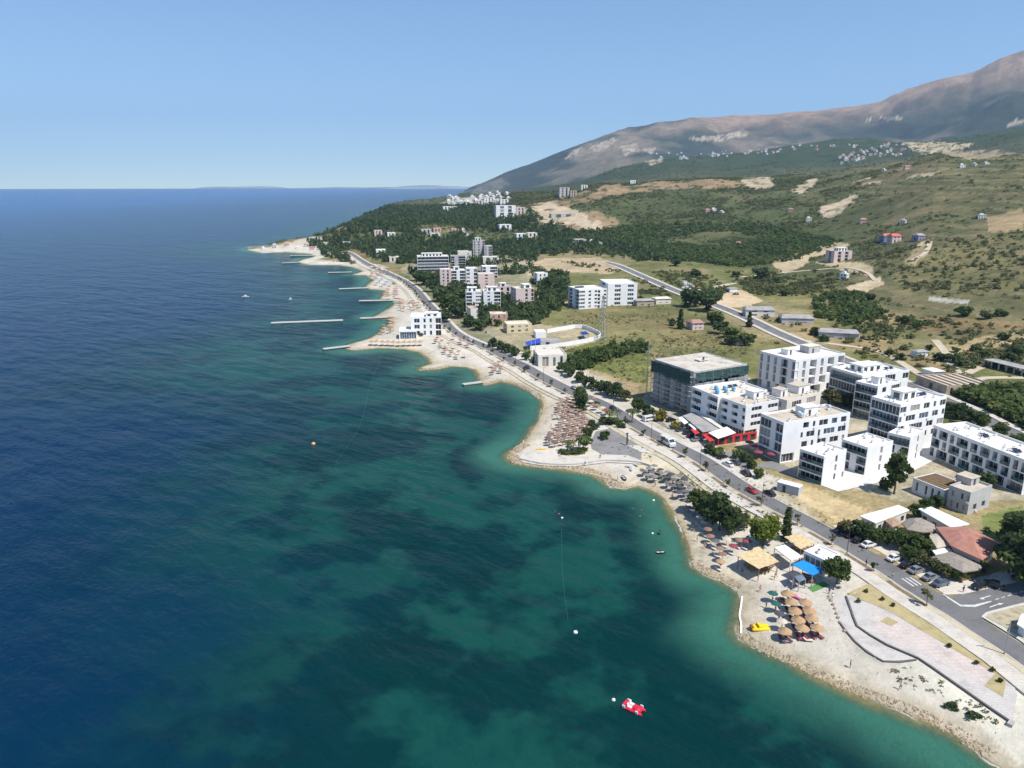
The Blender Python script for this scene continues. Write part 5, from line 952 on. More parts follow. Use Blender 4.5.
wall_line('compound_wall', 'white wall around the walled compound on the plain', [(547,333),(575,328),(583,328),(600,338),(560,347),(530,350)], None, 2.2, .5, WHITE)
# headland houses
for a in [('white house among the headland trees above the road', 376,387,257,249,2,WHITE), ('pale low house right of the white headland house', 389,401,262,256.5,1,OFFW), ('small white roofed house at the headland tip', 343,351,246,241.5,1,WHITE), ('pinkish house on the headland crest', 374,383,236,230,2,PINKW), ('long white roofed house on the headland crest', 387,396,236,232.5,1,WHITE), ('white beach club building behind the headland', 360,368,224,220.5,1,WHITE),
          ('low grey house in the headland clearing', 421,432,234,229,1,GREYW), ('brown roofed house in the headland clearing', 433,442,232,228,1,SALM), ('pale roofed shed in the headland clearing', 430,441,237,233,1,OFFW), ('small reddish house left of the white lane', 451,460,233,228.5,1,SALM), ('white villa below the big hillside hotel', 499,512,231,224,2,WHITE), ('white house left in the pair below the quarry', 516,527,241,233,2,WHITE), ('pale house right in the pair below the quarry', 527,538,241,232,2,OFFW), ('low white house in trees below the quarry', 572,587,244,239,1,GREYW),
          ('big white hillside hotel above the headland', 496,516,219,204,4,WHITE), ('white tower wing behind the hillside hotel', 500,509,205,199,2,WHITE), ('pinkish wing right of the hillside hotel', 516,526,214,207,2,PINKW), ('unfinished grey tower on the quarry edge', 559,570,197,186.5,4,GREYW), ('unfinished low block beside the quarry tower', 570,577,197,190,2,TANW), ('pale house on the quarry ridge', 581,588,190,184.5,1,OFFW), ('long columned building on the quarry terrace', 551,576,217.5,213.5,1,CONCR), ('white cube on the ridge above the scrub', 630,636,184,180,1,WHITE),
          ('white house at the far shore beside the wood', 443,452,212,206,2,WHITE), ('pale house beside the far shore pines', 452,458,210,206,1,OFFW), ('white block in the far shore town', 484,492,203,197,3,WHITE), ('pinkish block in the far shore town', 475,483,206,200,2,PINKW)]:
    lb, x0, x1, yb, yt, st, wm = a; fb(lb, x0, x1, yb, yt, st, 11 if x1-x0 > 8 else 8, .25, '.w.b.' if st > 1 else '.w.w.', '.w.', wm, ROOFW if wm is WHITE else ROOFC, 'block' if st > 2 else 'house', 'building' if st > 2 else 'house')
# houses on the slope to the right
fb('pinkish white unfinished house on the earth terrace', 832, 853, 261, 250, 3, 14, .2, '.o.o.', '.o.', PINKW, ROOFW, 'house', 'house', extra=upper(.3,.8,.2,.7,3))
def gable(label, x0, x1, yb, yt, rise, wm, rm, D=9, rz=.2, name='house'):
    r = fb(label, x0, x1, yb, yt, 2, D, rz, '.w.w.', '.w.', wm, rm, name, 'house', par=0)
    ws = [c for c in r.children if c.name.startswith('roof')][0]; co = [v.co.copy() for v in ws.data.vertices]; W_ = co[1].x; Dd = co[2].y; H = co[0].z; o = .5
    b = MB(); b.poly([(-o,-o,H),(W_+o,-o,H),(W_-1,Dd/2,H+rise),(1,Dd/2,H+rise)]); b.poly([(W_+o,Dd+o,H),(-o,Dd+o,H),(1,Dd/2,H+rise),(W_-1,Dd/2,H+rise)]); b.poly([(-o,Dd+o,H),(-o,-o,H),(1,Dd/2,H+rise)]); b.poly([(W_+o,-o,H),(W_+o,Dd+o,H),(W_-1,Dd/2,H+rise)]); b.poly([(-o,-o,H-.02),(-o,Dd+o,H-.02),(W_+o,Dd+o,H-.02),(W_+o,-o,H-.02)])
    me = bpy.data.meshes.new('roof'); me.from_pydata(b.v, [], b.f); me.materials.append(rm); ws.data = me; return r
gable('blue walled house with red roof on the green slope', 883, 893, 241.5, 235.5, 2.6, M('blue_render', (.22,.27,.42), .9), TILE); gable('white house with red roof right of the blue house', 891, 902, 242, 235.5, 2.6, PINKW, M('bright_red_roof', (.50,.13,.11), .85)); gable('purple grey house with small roof at the end of the dirt track', 917, 926, 240, 235, 2, M('mauve_render', (.30,.25,.36), .9), ROOFG)
gable('small pinkish ruin beside the field trees', 691, 705, 330, 322, 1.5, PINKW, M('faded_tile', (.36,.22,.18), .9)); gable('small white ruin in the bushes behind the unfinished block', 735, 751, 345, 338, 1.2, OFFW, ROOFG)
gable('long old barn with pale roof above the inland road', 746, 774, 317, 309, 1.6, OFFW, ROOFG, 12, -.1, 'barn'); gable('long grey roofed barn on the dry plain', 782, 813, 324, 317.5, 1.6, GREYW, ROOFG, 12, -.15, 'barn'); gable('broken grey roofed barn half sunk in scrub', 819, 858, 339, 332, 1.4, GREYW, ROOFG, 12, -.3, 'barn'); gable('tiny white hut by the track on the plain', 916, 929, 357, 351, .8, WHITE, ROOFG, 5); gable('white flat shed at the back of the long ruin', 931, 945, 377, 371, .6, WHITE, ROOFW, 7)
gable('ruined farm with pale walls beside the long white block', 636, 655, 306, 300, 1, TANW, ROOFG, 10); gable('second ruined farm building by the inland road', 655, 672, 304, 298, 1, OFFW, ROOFC, 9); gable('low pale hut behind the inland road trees', 729, 738, 292, 288, .6, WHITE, ROOFG, 6)
o, a, w, d = corner_frame((947,387), (920,376), (988,383.5), 3.4, zt(*G(945,394).xy)); rr = building('roofless_ruin', 'long roofless tan stone ruin on the dry plain', o, a, w, d, [3.4], ['.n.n.n.n.n.n.'], ['.n.n.n.'], '.n.n.', '.n.n.n.n.', wall=TANW, roof=SANDC, par=.6)
for k in range(5): x = w*(k+1)/6; MB().box(x-.25, x+.25, .3, d-.3, 3.42, 3.9).build('cross_wall', TANW, rr)
p0, p1 = G(984,367), G(1030,378); e = (p1-p0).xy; sh = thing('open_shed', 'long open sided shed with grey roof at the right edge of the plain', 'shed', p0, math.atan2(e.y, e.x)); MB().box(-1, e.length, 0, 7, 3.2, 3.5).build('roof', ROOFG, sh)
for k in range(7): MB().box(e.length*k/6-.9, e.length*k/6-.4, .3, .8, -2, 3.2).build('pillar', CONCR, sh); MB().box(e.length*k/6-.9, e.length*k/6-.4, 6.2, 6.7, -2, 3.2).build('pillar', CONCR, sh)
# ridge village and far shore town: small houses, a pixel or two each
def tiny_protos():
    o = []
    for k, (wm, rm) in enumerate([(WHITE, ROOFW), (PINKW, TILE), (OFFW, ROOFC), (WHITE, TILE)]):
        b = MB(); W_, D_, H_ = 11, 9, 6.5; b.box(0, W_, 0, D_, -4, H_)
        if rm is TILE: b.poly([(-.6,-.6,H_+.02),(W_+.6,-.6,H_+.02),(W_-2,D_/2,H_+2.6),(2,D_/2,H_+2.6)], 1); b.poly([(W_+.6,D_+.6,H_+.02),(-.6,D_+.6,H_+.02),(2,D_/2,H_+2.6),(W_-2,D_/2,H_+2.6)], 1); b.poly([(-.6,D_+.6,H_+.02),(-.6,-.6,H_+.02),(2,D_/2,H_+2.6)], 1); b.poly([(W_+.6,-.6,H_+.02),(W_+.6,D_+.6,H_+.02),(W_-2,D_/2,H_+2.6)], 1)
        else: b.box(2, 7, 3, 7, H_+.01, H_+2.6); b.box(-.2, W_+.2, -.2, D_+.2, H_+.01, H_+.3, 1)
        for z in (1, 4):
            for x in (1, 4.6, 8.2): b.box(x, x+1.6, -.05, 0, z, z+1.5, 2)
            for y in (1.5, 5.5): b.box(-.05, 0, y, y+1.6, z, z+1.5, 2)
        me = bpy.data.meshes.new('house'); me.from_pydata(b.v, [], b.f); me.polygons.foreach_set('material_index', b.m)
        for m in (wm, rm, GLASS): me.materials.append(m)
        o.append(me)
    return o
TINY = tiny_protos(); KN = ['white flat roofed house', 'pinkish house with red roof', 'cream flat roofed house', 'white house with red roof']
def tiny(px, py, k, where, group, sc=1.0):
    g = G(px, py); o = link(bpy.data.objects.new('house', TINY[k])); o.location = g; o.rotation_euler = (0, 0, random.uniform(-.5, .9)); o.scale = (sc, sc, sc*random.uniform(.8, 1.3)); tag(o, KN[k]+' '+where, 'house', group)
random.seed(5); vil = []
for i in range(92):
    u = random.random(); x = 712+u*190; y = 158-u*10+random.uniform(-6, 18)*(.35+.65*math.sin(u*3.1))
    if i % 9 < 5: x = 838+u*66; y = 143+(1-u)*16+random.uniform(-3, 13)*(.5+.5*u)
    else: x = 700+u*160; y = 155-(x-700)*.06+random.uniform(-3, 4)
    if y > 180-.2*(x-830): y -= 7
    vil.append((x, y))
for i, (x, y) in enumerate(sorted(vil)): tiny(x, y, random.choice([0,1,2,2,3]), f'in the ridge village, {ordw(i+1)} from its left', 'houses of the ridge village', random.uniform(.6, 1.1))
for i, x in enumerate(sorted(446+random.random()**1.3*62 for _ in range(40))): tiny(x, 206-(x-446)*.06+random.uniform(-7, 2), random.choice([0,0,2,2]), f'in the far shore town, {ordw(i+1)} from the sea', 'houses of the far shore town', random.uniform(.7, 1.3))
for i, x in enumerate(sorted(655+random.random()*70 for _ in range(14))): tiny(x, 156+random.uniform(-3, 4), random.choice([0,2]), f'on the far slope, {ordw(i+1)} from its left', 'houses on the far slope', 1.1)
for i, (x, y) in enumerate([(590,243),(597,246),(735,250-4),(712,212),(722,214),(706,213),(846,280),(905,224),(860,224),(978,219),(884,172),(905,170),(960,168),(975,166),(880,148),(905,150),(985,165),(788,212),(806,222),(820,216)]): tiny(x, y, [0,2,1][i % 3], f'alone on the green hillside, {ordw(i+1)} of the scattered ones', 'lone houses on the hillside', .62)
# low land and islets on the horizon
HZ = M('haze_toned_land', (.30,.32,.33), 1, .2, .002)  # grey lightened so the colour itself adds extra haze
def islet(name, x0, x1, Yd, h, seed, peaks=3):
    n = 60; xa, xb = (x0-512)/FPX*Yd*1.02, (x1-512)/FPX*Yd*1.02; V = []; F = []
    for i in range(n+1):
        t = i/n; e = math.sin(math.pi*t)**.6; hh = h*e*(.35+.9*float(fbm(np.array([t*peaks*100.+seed*777]), np.array([seed*31.]), 100, 3, seed)[0])); x = xa+(xb-xa)*t
        for dy, f in ((-500, 0), (-180, .7), (0, 1), (250, .6), (600, 0)): V.append((x, Yd+dy*e, -12+(hh+12)*f))
    for i in range(n):
        for j in range(4): F.append((i*5+j, (i+1)*5+j, (i+1)*5+j+1, i*5+j+1))
    tag(mk(name, V, F, HZ, smooth=True), kind='structure')
islet('distant_island', 212, 300, 16300, 62, 2, 2); islet('distant_coast', 300, 452, 16000, 36, 4, 6); islet('distant_coast', 392, 480, 14500, 70, 6, 3)
# pylons and poles
def pylon(label, px, py, h):
    g = G(px, py); o = thing('pylon', label, 'pylon', g, .4); s = h*.09
    for sx, sy in ((-1,-1),(1,-1),(1,1),(-1,1)): MB().bar((sx*s, sy*s, -1), (sx*s*.12, sy*s*.12, h), .22).build('leg', METAL, o)
    b = MB(); n = 9
    for k in range(n):
        z0, z1 = h*k/n, h*(k+1)/n; a0, a1 = s*(1-.88*k/n), s*(1-.88*(k+1)/n)
        for q0, q1 in (((-1,-1),(1,-1)), ((1,-1),(1,1)), ((1,1),(-1,1)), ((-1,1),(-1,-1))): b.bar((q0[0]*a0, q0[1]*a0, z0), (q1[0]*a1, q1[1]*a1, z1), .12)
    b.build('lattice', METAL, o)
    for z in (.78, .88, .97): MB().bar((-h*.11, 0, h*z), (h*.11, 0, h*z), .2).build('crossarm', METAL, o)
pylon('tall thin lattice pylon in the brown field', 602, 341, 26)

for i, (x, y) in enumerate([(262,250),(272,248.5),(285,246.5),(296,249),(304,247),(310,250.5),(316,246),(324,257),(334,262)]): tiny(x, y, [0,2,1][i % 3], f'on the headland sand spit, {ordw(i+1)} from its tip', 'huts on the headland spit', [.45,.6,.5][i % 3])
# ------------------------------------------------------------------ umbrellas and sunbeds
random.seed(11)
def umb_mesh(kind):
    rg = random.Random(3); b = MB(); n = 16 if kind == 'thatch' else 8; V = []
    if kind == 'thatch': prof = [(1.3, 1.88), (1.24, 2.02), (.85, 2.28), (.42, 2.58), (.14, 2.80), (.06, 2.95)]
    else: prof = [(1.15, 2.0), (1.13, 2.06), (.75, 2.24), (.35, 2.36), (.04, 2.44)]
    for i, (r, z) in enumerate(prof):
        for k in range(n):
            a = 2*math.pi*k/n; rr = r*(1+(.07*rg.uniform(-1, 1) if kind == 'thatch' and i < 2 else 0)); zz = z+(rg.uniform(-.07, .05) if kind == 'thatch' and i == 0 else 0); V.append((rr*math.cos(a), rr*math.sin(a), zz))
    F = [(i*n+k, i*n+(k+1) % n, (i+1)*n+(k+1) % n, (i+1)*n+k) for i in range(len(prof)-1) for k in range(n)]; V.append((0, 0, prof[0][1]+.28)); c = len(V)-1; F += [(c, (k+1) % n, k) for k in range(n)]
    F.append(tuple((len(prof)-1)*n+k for k in range(n)))
    me = bpy.data.meshes.new('canopy'); me.from_pydata(V, [], F); me.materials.append(THATCH); me.update()
    b.lathe([(.05, -.5), (.045, prof[-1][1]+.06)], 7); b.lathe([(.22, 0), (.2, .08), (.06, .1)], 8); pm = bpy.data.meshes.new('pole'); pm.from_pydata(b.v, [], b.f); pm.materials.append(WOOD); return me, pm
UM = {k: umb_mesh(k) for k in ('thatch', 'cloth')}; UC = {}
def canopy_mesh(kind, mat):
    if (kind, mat.name) not in UC: m = UM[kind][0].copy(); m.materials[0] = mat; m.name = 'canopy'; UC[(kind, mat.name)] = m
    return UC[(kind, mat.name)]
def umbrella(label, p, kind, mat, s=1.0, group=None):
    o = thing('beach_umbrella', label, 'umbrella', p, random.uniform(0, 6), group); o.scale = (s, s, s*random.uniform(.94, 1.05)); o.rotation_euler = (random.uniform(-.05, .05), random.uniform(-.05, .05), random.uniform(0, 6))
    link(bpy.data.objects.new('pole', UM[kind][1]), o); link(bpy.data.objects.new('canopy', canopy_mesh(kind, mat)), o); return o
def bed_mesh(mat):
    b = MB(); b.box(-.33, .33, -.95, .45, .26, .36, 0)
    b.poly([(-.33, .45, .36), (.33, .45, .36), (.33, .95, .72), (-.33, .95, .72)]); b.poly([(-.33, .95, .64), (.33, .95, .64), (.33, .45, .26), (-.33, .45, .26)]); b.poly([(-.33,.45,.26),(-.33,.45,.36),(-.33,.95,.72),(-.33,.95,.64)]); b.poly([(.33,.45,.36),(.33,.45,.26),(.33,.95,.64),(.33,.95,.72)]); b.poly([(-.33,.95,.72),(.33,.95,.72),(.33,.95,.64),(-.33,.95,.64)])
    for x, y in ((-.28, -.8), (.28, -.8), (.28, .35), (-.28, .35)): b.box(x-.03, x+.03, y-.03, y+.03, -.1, .259, 1)
    me = bpy.data.meshes.new('sunbed'); me.from_pydata(b.v, [], b.f); me.polygons.foreach_set('material_index', b.m); me.materials.append(mat); me.materials.append(METAL); return me
BEDS = {}
def sunbed(label, p, rz, mat, group=None):
    if mat.name not in BEDS: BEDS[mat.name] = bed_mesh(mat)
    o = link(bpy.data.objects.new('sunbed', BEDS[mat.name])); o.location = p; o.rotation_euler = (0, 0, rz); return tag(o, label, 'sunbed', group)
ORD = ['first','second','third','fourth','fifth','sixth','seventh','eighth','ninth','tenth','eleventh','twelfth','thirteenth','fourteenth','fifteenth','sixteenth','seventeenth','eighteenth','nineteenth','twentieth']
def field(poly, su, sv, ang, mats, kind, where, r=1.0, jit=.35, up=5.0, bed=None, group=None, jbase=1):
    W_ = [G(x, y+0) for x, y in poly]; c = sum(W_, Vector())/len(W_); U = Vector((math.cos(ang), math.sin(ang))); V_ = Vector((-U.y, U.x)); row = {}
    ex = max((w.xy-c.xy).length for w in W_)
    for i in range(int(-ex/su), int(ex/su)+1):
        for j in range(int(-ex/sv), int(ex/sv)+1):
            q = c.xy+U*(i*su+random.uniform(-jit, jit)+(j % 2)*su*.3)+V_*(j*sv+random.uniform(-jit, jit)); X, Y = proj(q.x, q.y, zt(q.x, q.y))
            if bool(in_poly(poly, np.array([X]), np.array([Y]))[0]): row.setdefault(j, []).append((i, q))
    for a, j in enumerate(sorted(row)):
        for b_, (i, q) in enumerate(sorted(row[j], key=lambda t: t[0])):
            m = random.choice(mats); cn = m.name.replace('_cloth', '').replace('reed_thatch', 'straw').replace('_', ' ')
            umbrella(f'{cn} umbrella on the {where}, {ordw(b_+1)} in row {ordw(a+1)}', drop(q.x, q.y, .02), kind, m, r*random.uniform(.9, 1.08), group or f'umbrellas on the {where}')
            if bed is not None:
                for sgn in ((-1,) if bed[1] == 1 else (-1, 1)): sunbed(f'sunbed on the {where}, {ordw(b_+1)} in row {ordw(a+1)}', drop(q.x+sgn*.75*U.y+.9*U.x, q.y-sgn*.75*U.x+.9*U.y, .1), ang+math.pi/2+random.uniform(-.2, .2), random.choice(bed[0]), f'sunbeds on the {where}')
CREAMB = M('cream_bed', (.62,.56,.48), .9, .1, 1); ROSEB = M('rose_bed', (.46,.33,.28), .9, .1, 1); GREYB = M('grey_bed', (.36,.36,.38), .9, .1, 1)
field([(556.6,401),(576,403),(595,429),(584,438),(571,449),(543.5,448),(557,425)], 3.0, 2.75, math.radians(20), [BROWNC, BROWNC, BROWNC, M('dark_brown_cloth', (.17,.11,.085), .9), M('rose_brown_cloth', (.33,.21,.165), .9)], 'cloth', 'curved beach', 1.0, bed=([CREAMB, ROSEB, CREAMB], 1, 'sunbed'))
field([(641,476),(652.5,470),(668,475),(693,488),(696,495),(688,501),(694,516),(690,518),(682,503),(667,490),(655,485),(643,481)], 2.7, 2.6, math.radians(35), [GREYC, GREYC, M('charcoal_cloth', (.07,.07,.085), .9), M('faded_grey_cloth', (.20,.195,.19), .9)], 'cloth', 'pebble bay', 1.02, bed=([GREYB, CREAMB, GREYB], 1, 'sunbed'))
field([(433,342),(441,340),(468,360),(455,362.5),(440,350)], 4.2, 3.6, math.radians(30), [BROWNC, SANDC, MAROON], 'cloth', 'far beach below the beach building', 1.15)
field([(452,340),(460,341),(473,350),(462,350)], 5, 4.5, math.radians(30), [MAROON, REDC, BROWNC], 'cloth', 'strip between road and far beach', 1.2)
field([(488,366),(498,365),(506,373),(493,379)], 4, 3.6, math.radians(20), [BROWNC, REDC, BROWNC], 'cloth', 'small cove beside the near pier', 1.15)
field([(386,292),(400,290),(404,299),(388,300)], 7, 7, math.radians(10), [REDC], 'cloth', 'spit beside the middle pier', 1.6); field([(397,302),(420,303),(424,311),(400,312)], 7, 7, math.radians(10), [BROWNC, SANDC, THATCH], 'cloth', 'beach opposite the roadside grove', 1.6)
field([(374,283),(392,280),(397,287),(376,288)], 8, 8, 0, [BLUEC], 'cloth', 'spit with pale blue parasols', 1.7); field([(368,275),(380,274),(386,280),(372,280)], 8, 8, 0, [REDC, BROWNC], 'cloth', 'beach behind the pale blue parasols', 1.7); field([(366,268),(378,268),(388,275),(374,275)], 9, 9, 0, [BROWNC, SANDC], 'cloth', 'farthest beach along the road', 1.8)
field([(386,321),(398,318),(396,334),(380,336)], 6, 6, math.radians(10), [BROWNC, THATCH], 'cloth', 'beach left of the beach building', 1.5)
for i in range(10): umbrella(f'straw umbrella in the single row along the far cove, {ORD[i]} from its left end', G(372+i*5.4, 346.6-.2*abs(i-5)), 'thatch', THATCH, 1.25, 'single row of straw umbrellas along the far cove')
for i, (x, y, m, lb) in enumerate([(700,524,SANDC,'beige umbrella beneath the dark trees, farthest of its row'), (704,529,SANDC,'beige umbrella beneath the dark trees, second of its row'), (707.5,536,BROWNC,'brown umbrella beneath the dark trees, third of its row'), (710,543,BROWNC,'brown umbrella beneath the dark trees, fourth of its row'), (715,548,GREYC,'grey umbrella at the bend of the tree row'), (719,556,BROWNC,'brown umbrella of the small group left of the reed shelter'),
    (726,546,SANDC,'beige umbrella close under the dark trees'), (732.5,553,MAROON,'dark umbrella left of the reed shelter'), (746,548,MAROON,'dark umbrella behind the reed shelter'), (739,547,BROWNC,'brown umbrella between dark trees and reed shelter'), (722,562,BROWNC,'brown umbrella at the front of the small group'), (720,569,THATCH,'orange straw umbrella nearest the rocks')]): umbrella(lb, G(x, y), 'cloth', m, 1.05); sunbed('sunbed under the '+lb, G(x-2, y+1.5)+Vector((0,0,.1)), .6, CREAMB)
tha = [(786.9,594,'far row, first from the water'), (790.3,602.7,'middle row, second from the bar'), (794.2,611.5,'middle row, third from the bar'), (797.6,620.8,'middle row, fourth from the bar'), (801,629.5,'middle row, nearest the bottom'), (804.4,602.7,'right row, nearest the blue awning'), (808.3,610.5,'right row, second from the awning'), (811.3,619.3,'right row, third from the awning'), (815.7,628.6,'right row, nearest the bottom'), (784.4,632,'left row, nearest the water')]
for i, (x, y, lb) in enumerate(tha):
    p = G(x, y+8); umbrella('thatched umbrella near the yellow boat, '+lb, p, 'thatch', THATCH, 1.08, 'thatched umbrellas on the near beach')
    for s in (-1, 1): sunbed(f'{"maroon" if i % 2 else "dark"} sunbed {"left" if s < 0 else "right"} of the thatched umbrella in the {lb}', p+Vector((s*.7, -.3, .1)), .3+s*.1, [MAROON, M('dark_bed', (.08,.06,.07), .9)][i % 2])
for i, (x, y, m, lb) in enumerate([(771.7,595.4,TEALC,'dark teal umbrella farthest from the rocks'), (774.6,605.3,TEALC,'dark teal umbrella in the middle of the left row'), (778,614.7,M('charcoal_cloth', (.07,.07,.085), .9),'charcoal umbrella in the left row'), (781.5,623.7,SANDC,'beige and dark umbrella at the end of the left row')]):
    p = G(x, y+6.5); umbrella(lb, p, 'cloth', m, 1.0); sunbed('cream sunbed below the '+lb, p+Vector((.8, -.2, .1)), .4, SANDC)
for i, (x, y, m, lb) in enumerate([(797.5,599,TOWEL,'bright pink sunbed left of the right thatched row'), (783.5,602,TOWEL,'pink sunbed at the head of the left thatched row'), (804,640.5,M('mauve_towel', (.28,.16,.24), .9),'mauve sunbed below the middle thatched row'), (808,641.5,CREAMB,'white sunbed beside the mauve sunbed'), (786,643,M('mauve_towel', (.28,.16,.24), .9),'mauve sunbed nearest the water line'), (773,592,ROSEB,'pale pink sunbed above the teal umbrellas'), (777,602,ROSEB,'pale pink sunbed between the teal umbrellas')]): sunbed(lb, G(x, y)+Vector((0,0,.1)), .5+i*.3, m)
for i, (x, y, lb) in enumerate([(749,450,'farthest from the road junction'), (754,454,'left of the middle'), (763,455,'beside the hotel wall'), (758,459.5,'in the middle'), (770.6,461,'nearest the villas')]): umbrella('maroon parasol before the white hotel, '+lb, G(x, y), 'cloth', MAROON, 1.35, 'maroon parasols before the hotel')
for i, (x, y, m) in enumerate([(590,405,SANDC),(596,409,BROWNC),(602,412,SANDC),(606,414,MAROON),(593,402,BROWNC)]): umbrella(f'{["beige","brown","sand","maroon","dark brown"][i]} parasol in the garden between road and plaza trees', G(x, y+2), 'cloth', m, 1.25)
for i, (x, y, lb) in enumerate([(631,470.5,'left one of three'), (636,466,'farthest one of three'), (628.5,467.5,'nearest the jetty')]): sunbed('stack of grey sunbeds on the pebbles beyond the jetty, '+lb, G(x, y)+Vector((0,0,.1)), .5*i, GREYB)
for i, (x, y, lb) in enumerate([(793,577,'dark grey square parasol on the bar terrace, left'), (799,580,'grey square parasol on the bar terrace, right')]): canopy('square_parasol', lb, [(x-5,y-4),(x+3,y-6),(x+7,y-1),(x,y+2)], 2.4, [M('charcoal_cloth', (.07,.07,.085), .9), M('blue_grey_cloth', (.16,.20,.25), .9)][i], .15, posts=METAL)
# ------------------------------------------------------------------ vehicles
def car_proto():
    L, Wd = 4.2, 1.72; root = thing('parked_car', 'x', 'car', (0,0,-50)); hw = Wd/2
    st = [(-2.1,.55,.45,.62),(-2.0,.74,.28,.78),(-1.2,.84,.22,.92),(-.2,.86,.2,.94),(.8,.86,.2,.92),(1.5,.82,.22,.82),(1.98,.72,.28,.66),(2.1,.5,.42,.55)]; V = []; F = []
    for x, w, z0, z1 in st: V += [(x,-w*.92,z0),(x,-w,(z0+z1)/2),(x,-w*.93,z1),(x,w*.93,z1),(x,w,(z0+z1)/2),(x,w*.92,z0)]
    for i in range(len(st)-1):
        for k in range(6): F.append((i*6+k, i*6+(k+1) % 6, (i+1)*6+(k+1) % 6, (i+1)*6+k))
    F.append((0,1,2,3,4,5)); n = (len(st)-1)*6; F.append(tuple(n+k for k in range(6))[::-1])
    n = len(V); V += [(-1.55,-.7,.9),(-1.55,.7,.9),(-.95,.6,1.42),(-.95,-.6,1.42),(.25,.6,1.44),(.25,-.6,1.44),(1.0,.7,.9),(1.0,-.7,.9)]
    F += [(n,n+3,n+2,n+1),(n+3,n+5,n+4,n+2),(n+5,n+7,n+6,n+4),(n,n+7,n+5,n+3),(n+1,n+2,n+4,n+6)]
    body = mk('body', V, F, RUBBER, root, True); body.data.shade_flat()
    w = MB(); w.poly([(-1.50,-.6,.97),(-1.50,.6,.97),(-1.02,.53,1.38),(-1.02,-.53,1.38)][::-1]); w.build('rear_window', GLASS, root).location.x = -.025
    w = MB(); w.poly([(.33,-.53,1.40),(.33,.53,1.40),(.93,.62,.96),(.93,-.62,.96)][::-1]); w.build('windscreen', GLASS, root).location = (.02, 0, .02)
    for s in (-1, 1):
        w = MB(); w.poly([(-1.32,s*.695,.96),(.80,s*.695,.96),(.22,s*.625,1.37),(-.93,s*.625,1.37)][::s]); w.build('side_window', GLASS, root).location.y = s*.015
        MB().box(1.95, 2.1, s*.5-.14, s*.5+.14, .52, .66).build('headlight', CHROME, root); MB().box(-2.11, -1.98, s*.52-.12, s*.52+.12, .6, .74).build('tail_light', RED, root)
        for x in (-1.3, 1.32):
            t = MB(); q = len(t.v)
            for k in range(12): a = k*math.pi/6; t.v += [(x+.32*math.cos(a), s*.64, .32+.32*math.sin(a)), (x+.32*math.cos(a), s*.87, .32+.32*math.sin(a))]
            for k in range(12): j = (k+1) % 12; t.f.append((2*k, 2*j, 2*j+1, 2*k+1)); t.m.append(0)
            t.f.append(tuple(2*k+1 for k in range(12))); t.m.append(0); wh = t.build('wheel', RUBBER, root)
            r = MB(); [r.v.append((x+.2*math.cos(k*math.pi/5), s*.875, .32+.2*math.sin(k*math.pi/5))) for k in range(10)]; r.f.append(tuple(range(10))); r.m.append(0); r.build('rim', CHROME, wh)
    body.material_slots[0].link = 'OBJECT'; return root
CAR = car_proto(); CARN = [0]
PAINTS = {'white': paint('white_paint', (.72,.72,.71), 0), 'black': paint('black_paint', (.012,.012,.014)), 'grey': paint('grey_paint', (.10,.105,.11), .5), 'silver': paint('silver_paint', (.42,.44,.46), .6), 'red': paint('red_paint', (.42,.02,.02), 0), 'blue': paint('blue_grey_paint', (.13,.17,.22), .4), 'dark': paint('dark_paint', (.03,.033,.04))}
def car(label, px, py, colr, rz, s=1.02, group=None, lift=.12, up=1.0):
    o = CAR if CARN[0] == 0 else copy_tree(CAR); CARN[0] += 1; p = G(px, py); o.location = (p.x, p.y, p.z+lift); o.rotation_euler = (0, 0, rz); o.scale = (s, s, s*up); tag(o, label, 'car', group)
    b = [c for c in o.children if c.name.startswith('body')][0]; b.material_slots[0].link = 'OBJECT'; b.material_slots[0].material = PAINTS[colr]; return o
PK = math.radians(22); RD = math.radians(111)
for a in [('dark grey car parked first in the row under the olive tree', 841.5,532,'grey',PK), ('black car parked second in the shaded row', 851.5,537,'black',PK), ('black car parked third beside the white car', 859.5,542,'black',PK), ('white car parked beside the black cars in shade', 868.5,547,'white',PK), ('white car parked alone in the middle of the row', 894.5,560.5,'white',PK), ('black car parked between white and silver cars', 907.5,567,'black',PK), ('silver grey car parked right of the black car', 916.5,572.5,'silver',PK), ('silver car parked close to its blue grey neighbour', 930.5,579.5,'silver',PK), ('blue grey car parked last before the junction', 940.5,585.5,'blue',PK),
          ('black car parked facing the side road below the hedge corner', 978.5,588,'black',math.radians(205)), ('dark car parked at an angle beside the black one', 993,587,'dark',math.radians(135)), ('dark car half hidden at the right edge of the side road', 1020,579.5,'dark',math.radians(190))]: car(*a, up=1.05)
car('red car driving along the coastal road past the hotel', 751.6, 492.5, 'red', RD+math.pi); car('black car pulled over on the land side of the road', 769.5, 495, 'black', RD); car('dark tall car parked by the hotel entrance', 745.5, 475, 'dark', RD, 1.0, up=1.2)
for a in [('black car parked in the car park below the scaffold', 671,421.5,'black',.4), ('grey car parked beside the yellow flowering bush', 681,431,'grey',.4), ('dark car parked before the white canopies', 688,434,'dark',.4), ('silver car parked behind the dark car at the canopies', 685,429,'silver',.4), ('dark pickup like car on the dirt track', 617.5,385.5,'dark',.2), ('silver car parked on the land side near the workshop', 574,389,'silver',1.9), ('white car driving far along the coastal road', 470,341,'white',2.1), ('dark car driving far along the coastal road', 527,368.3,'dark',2.05), ('white car beside the compound entrance', 519,354,'white',.3), ('dark car parked inside the compound', 514,352,'dark',.3), ('dark car on the road below the jetty palms', 613,409.5,'dark',RD+math.pi)]: car(*a)
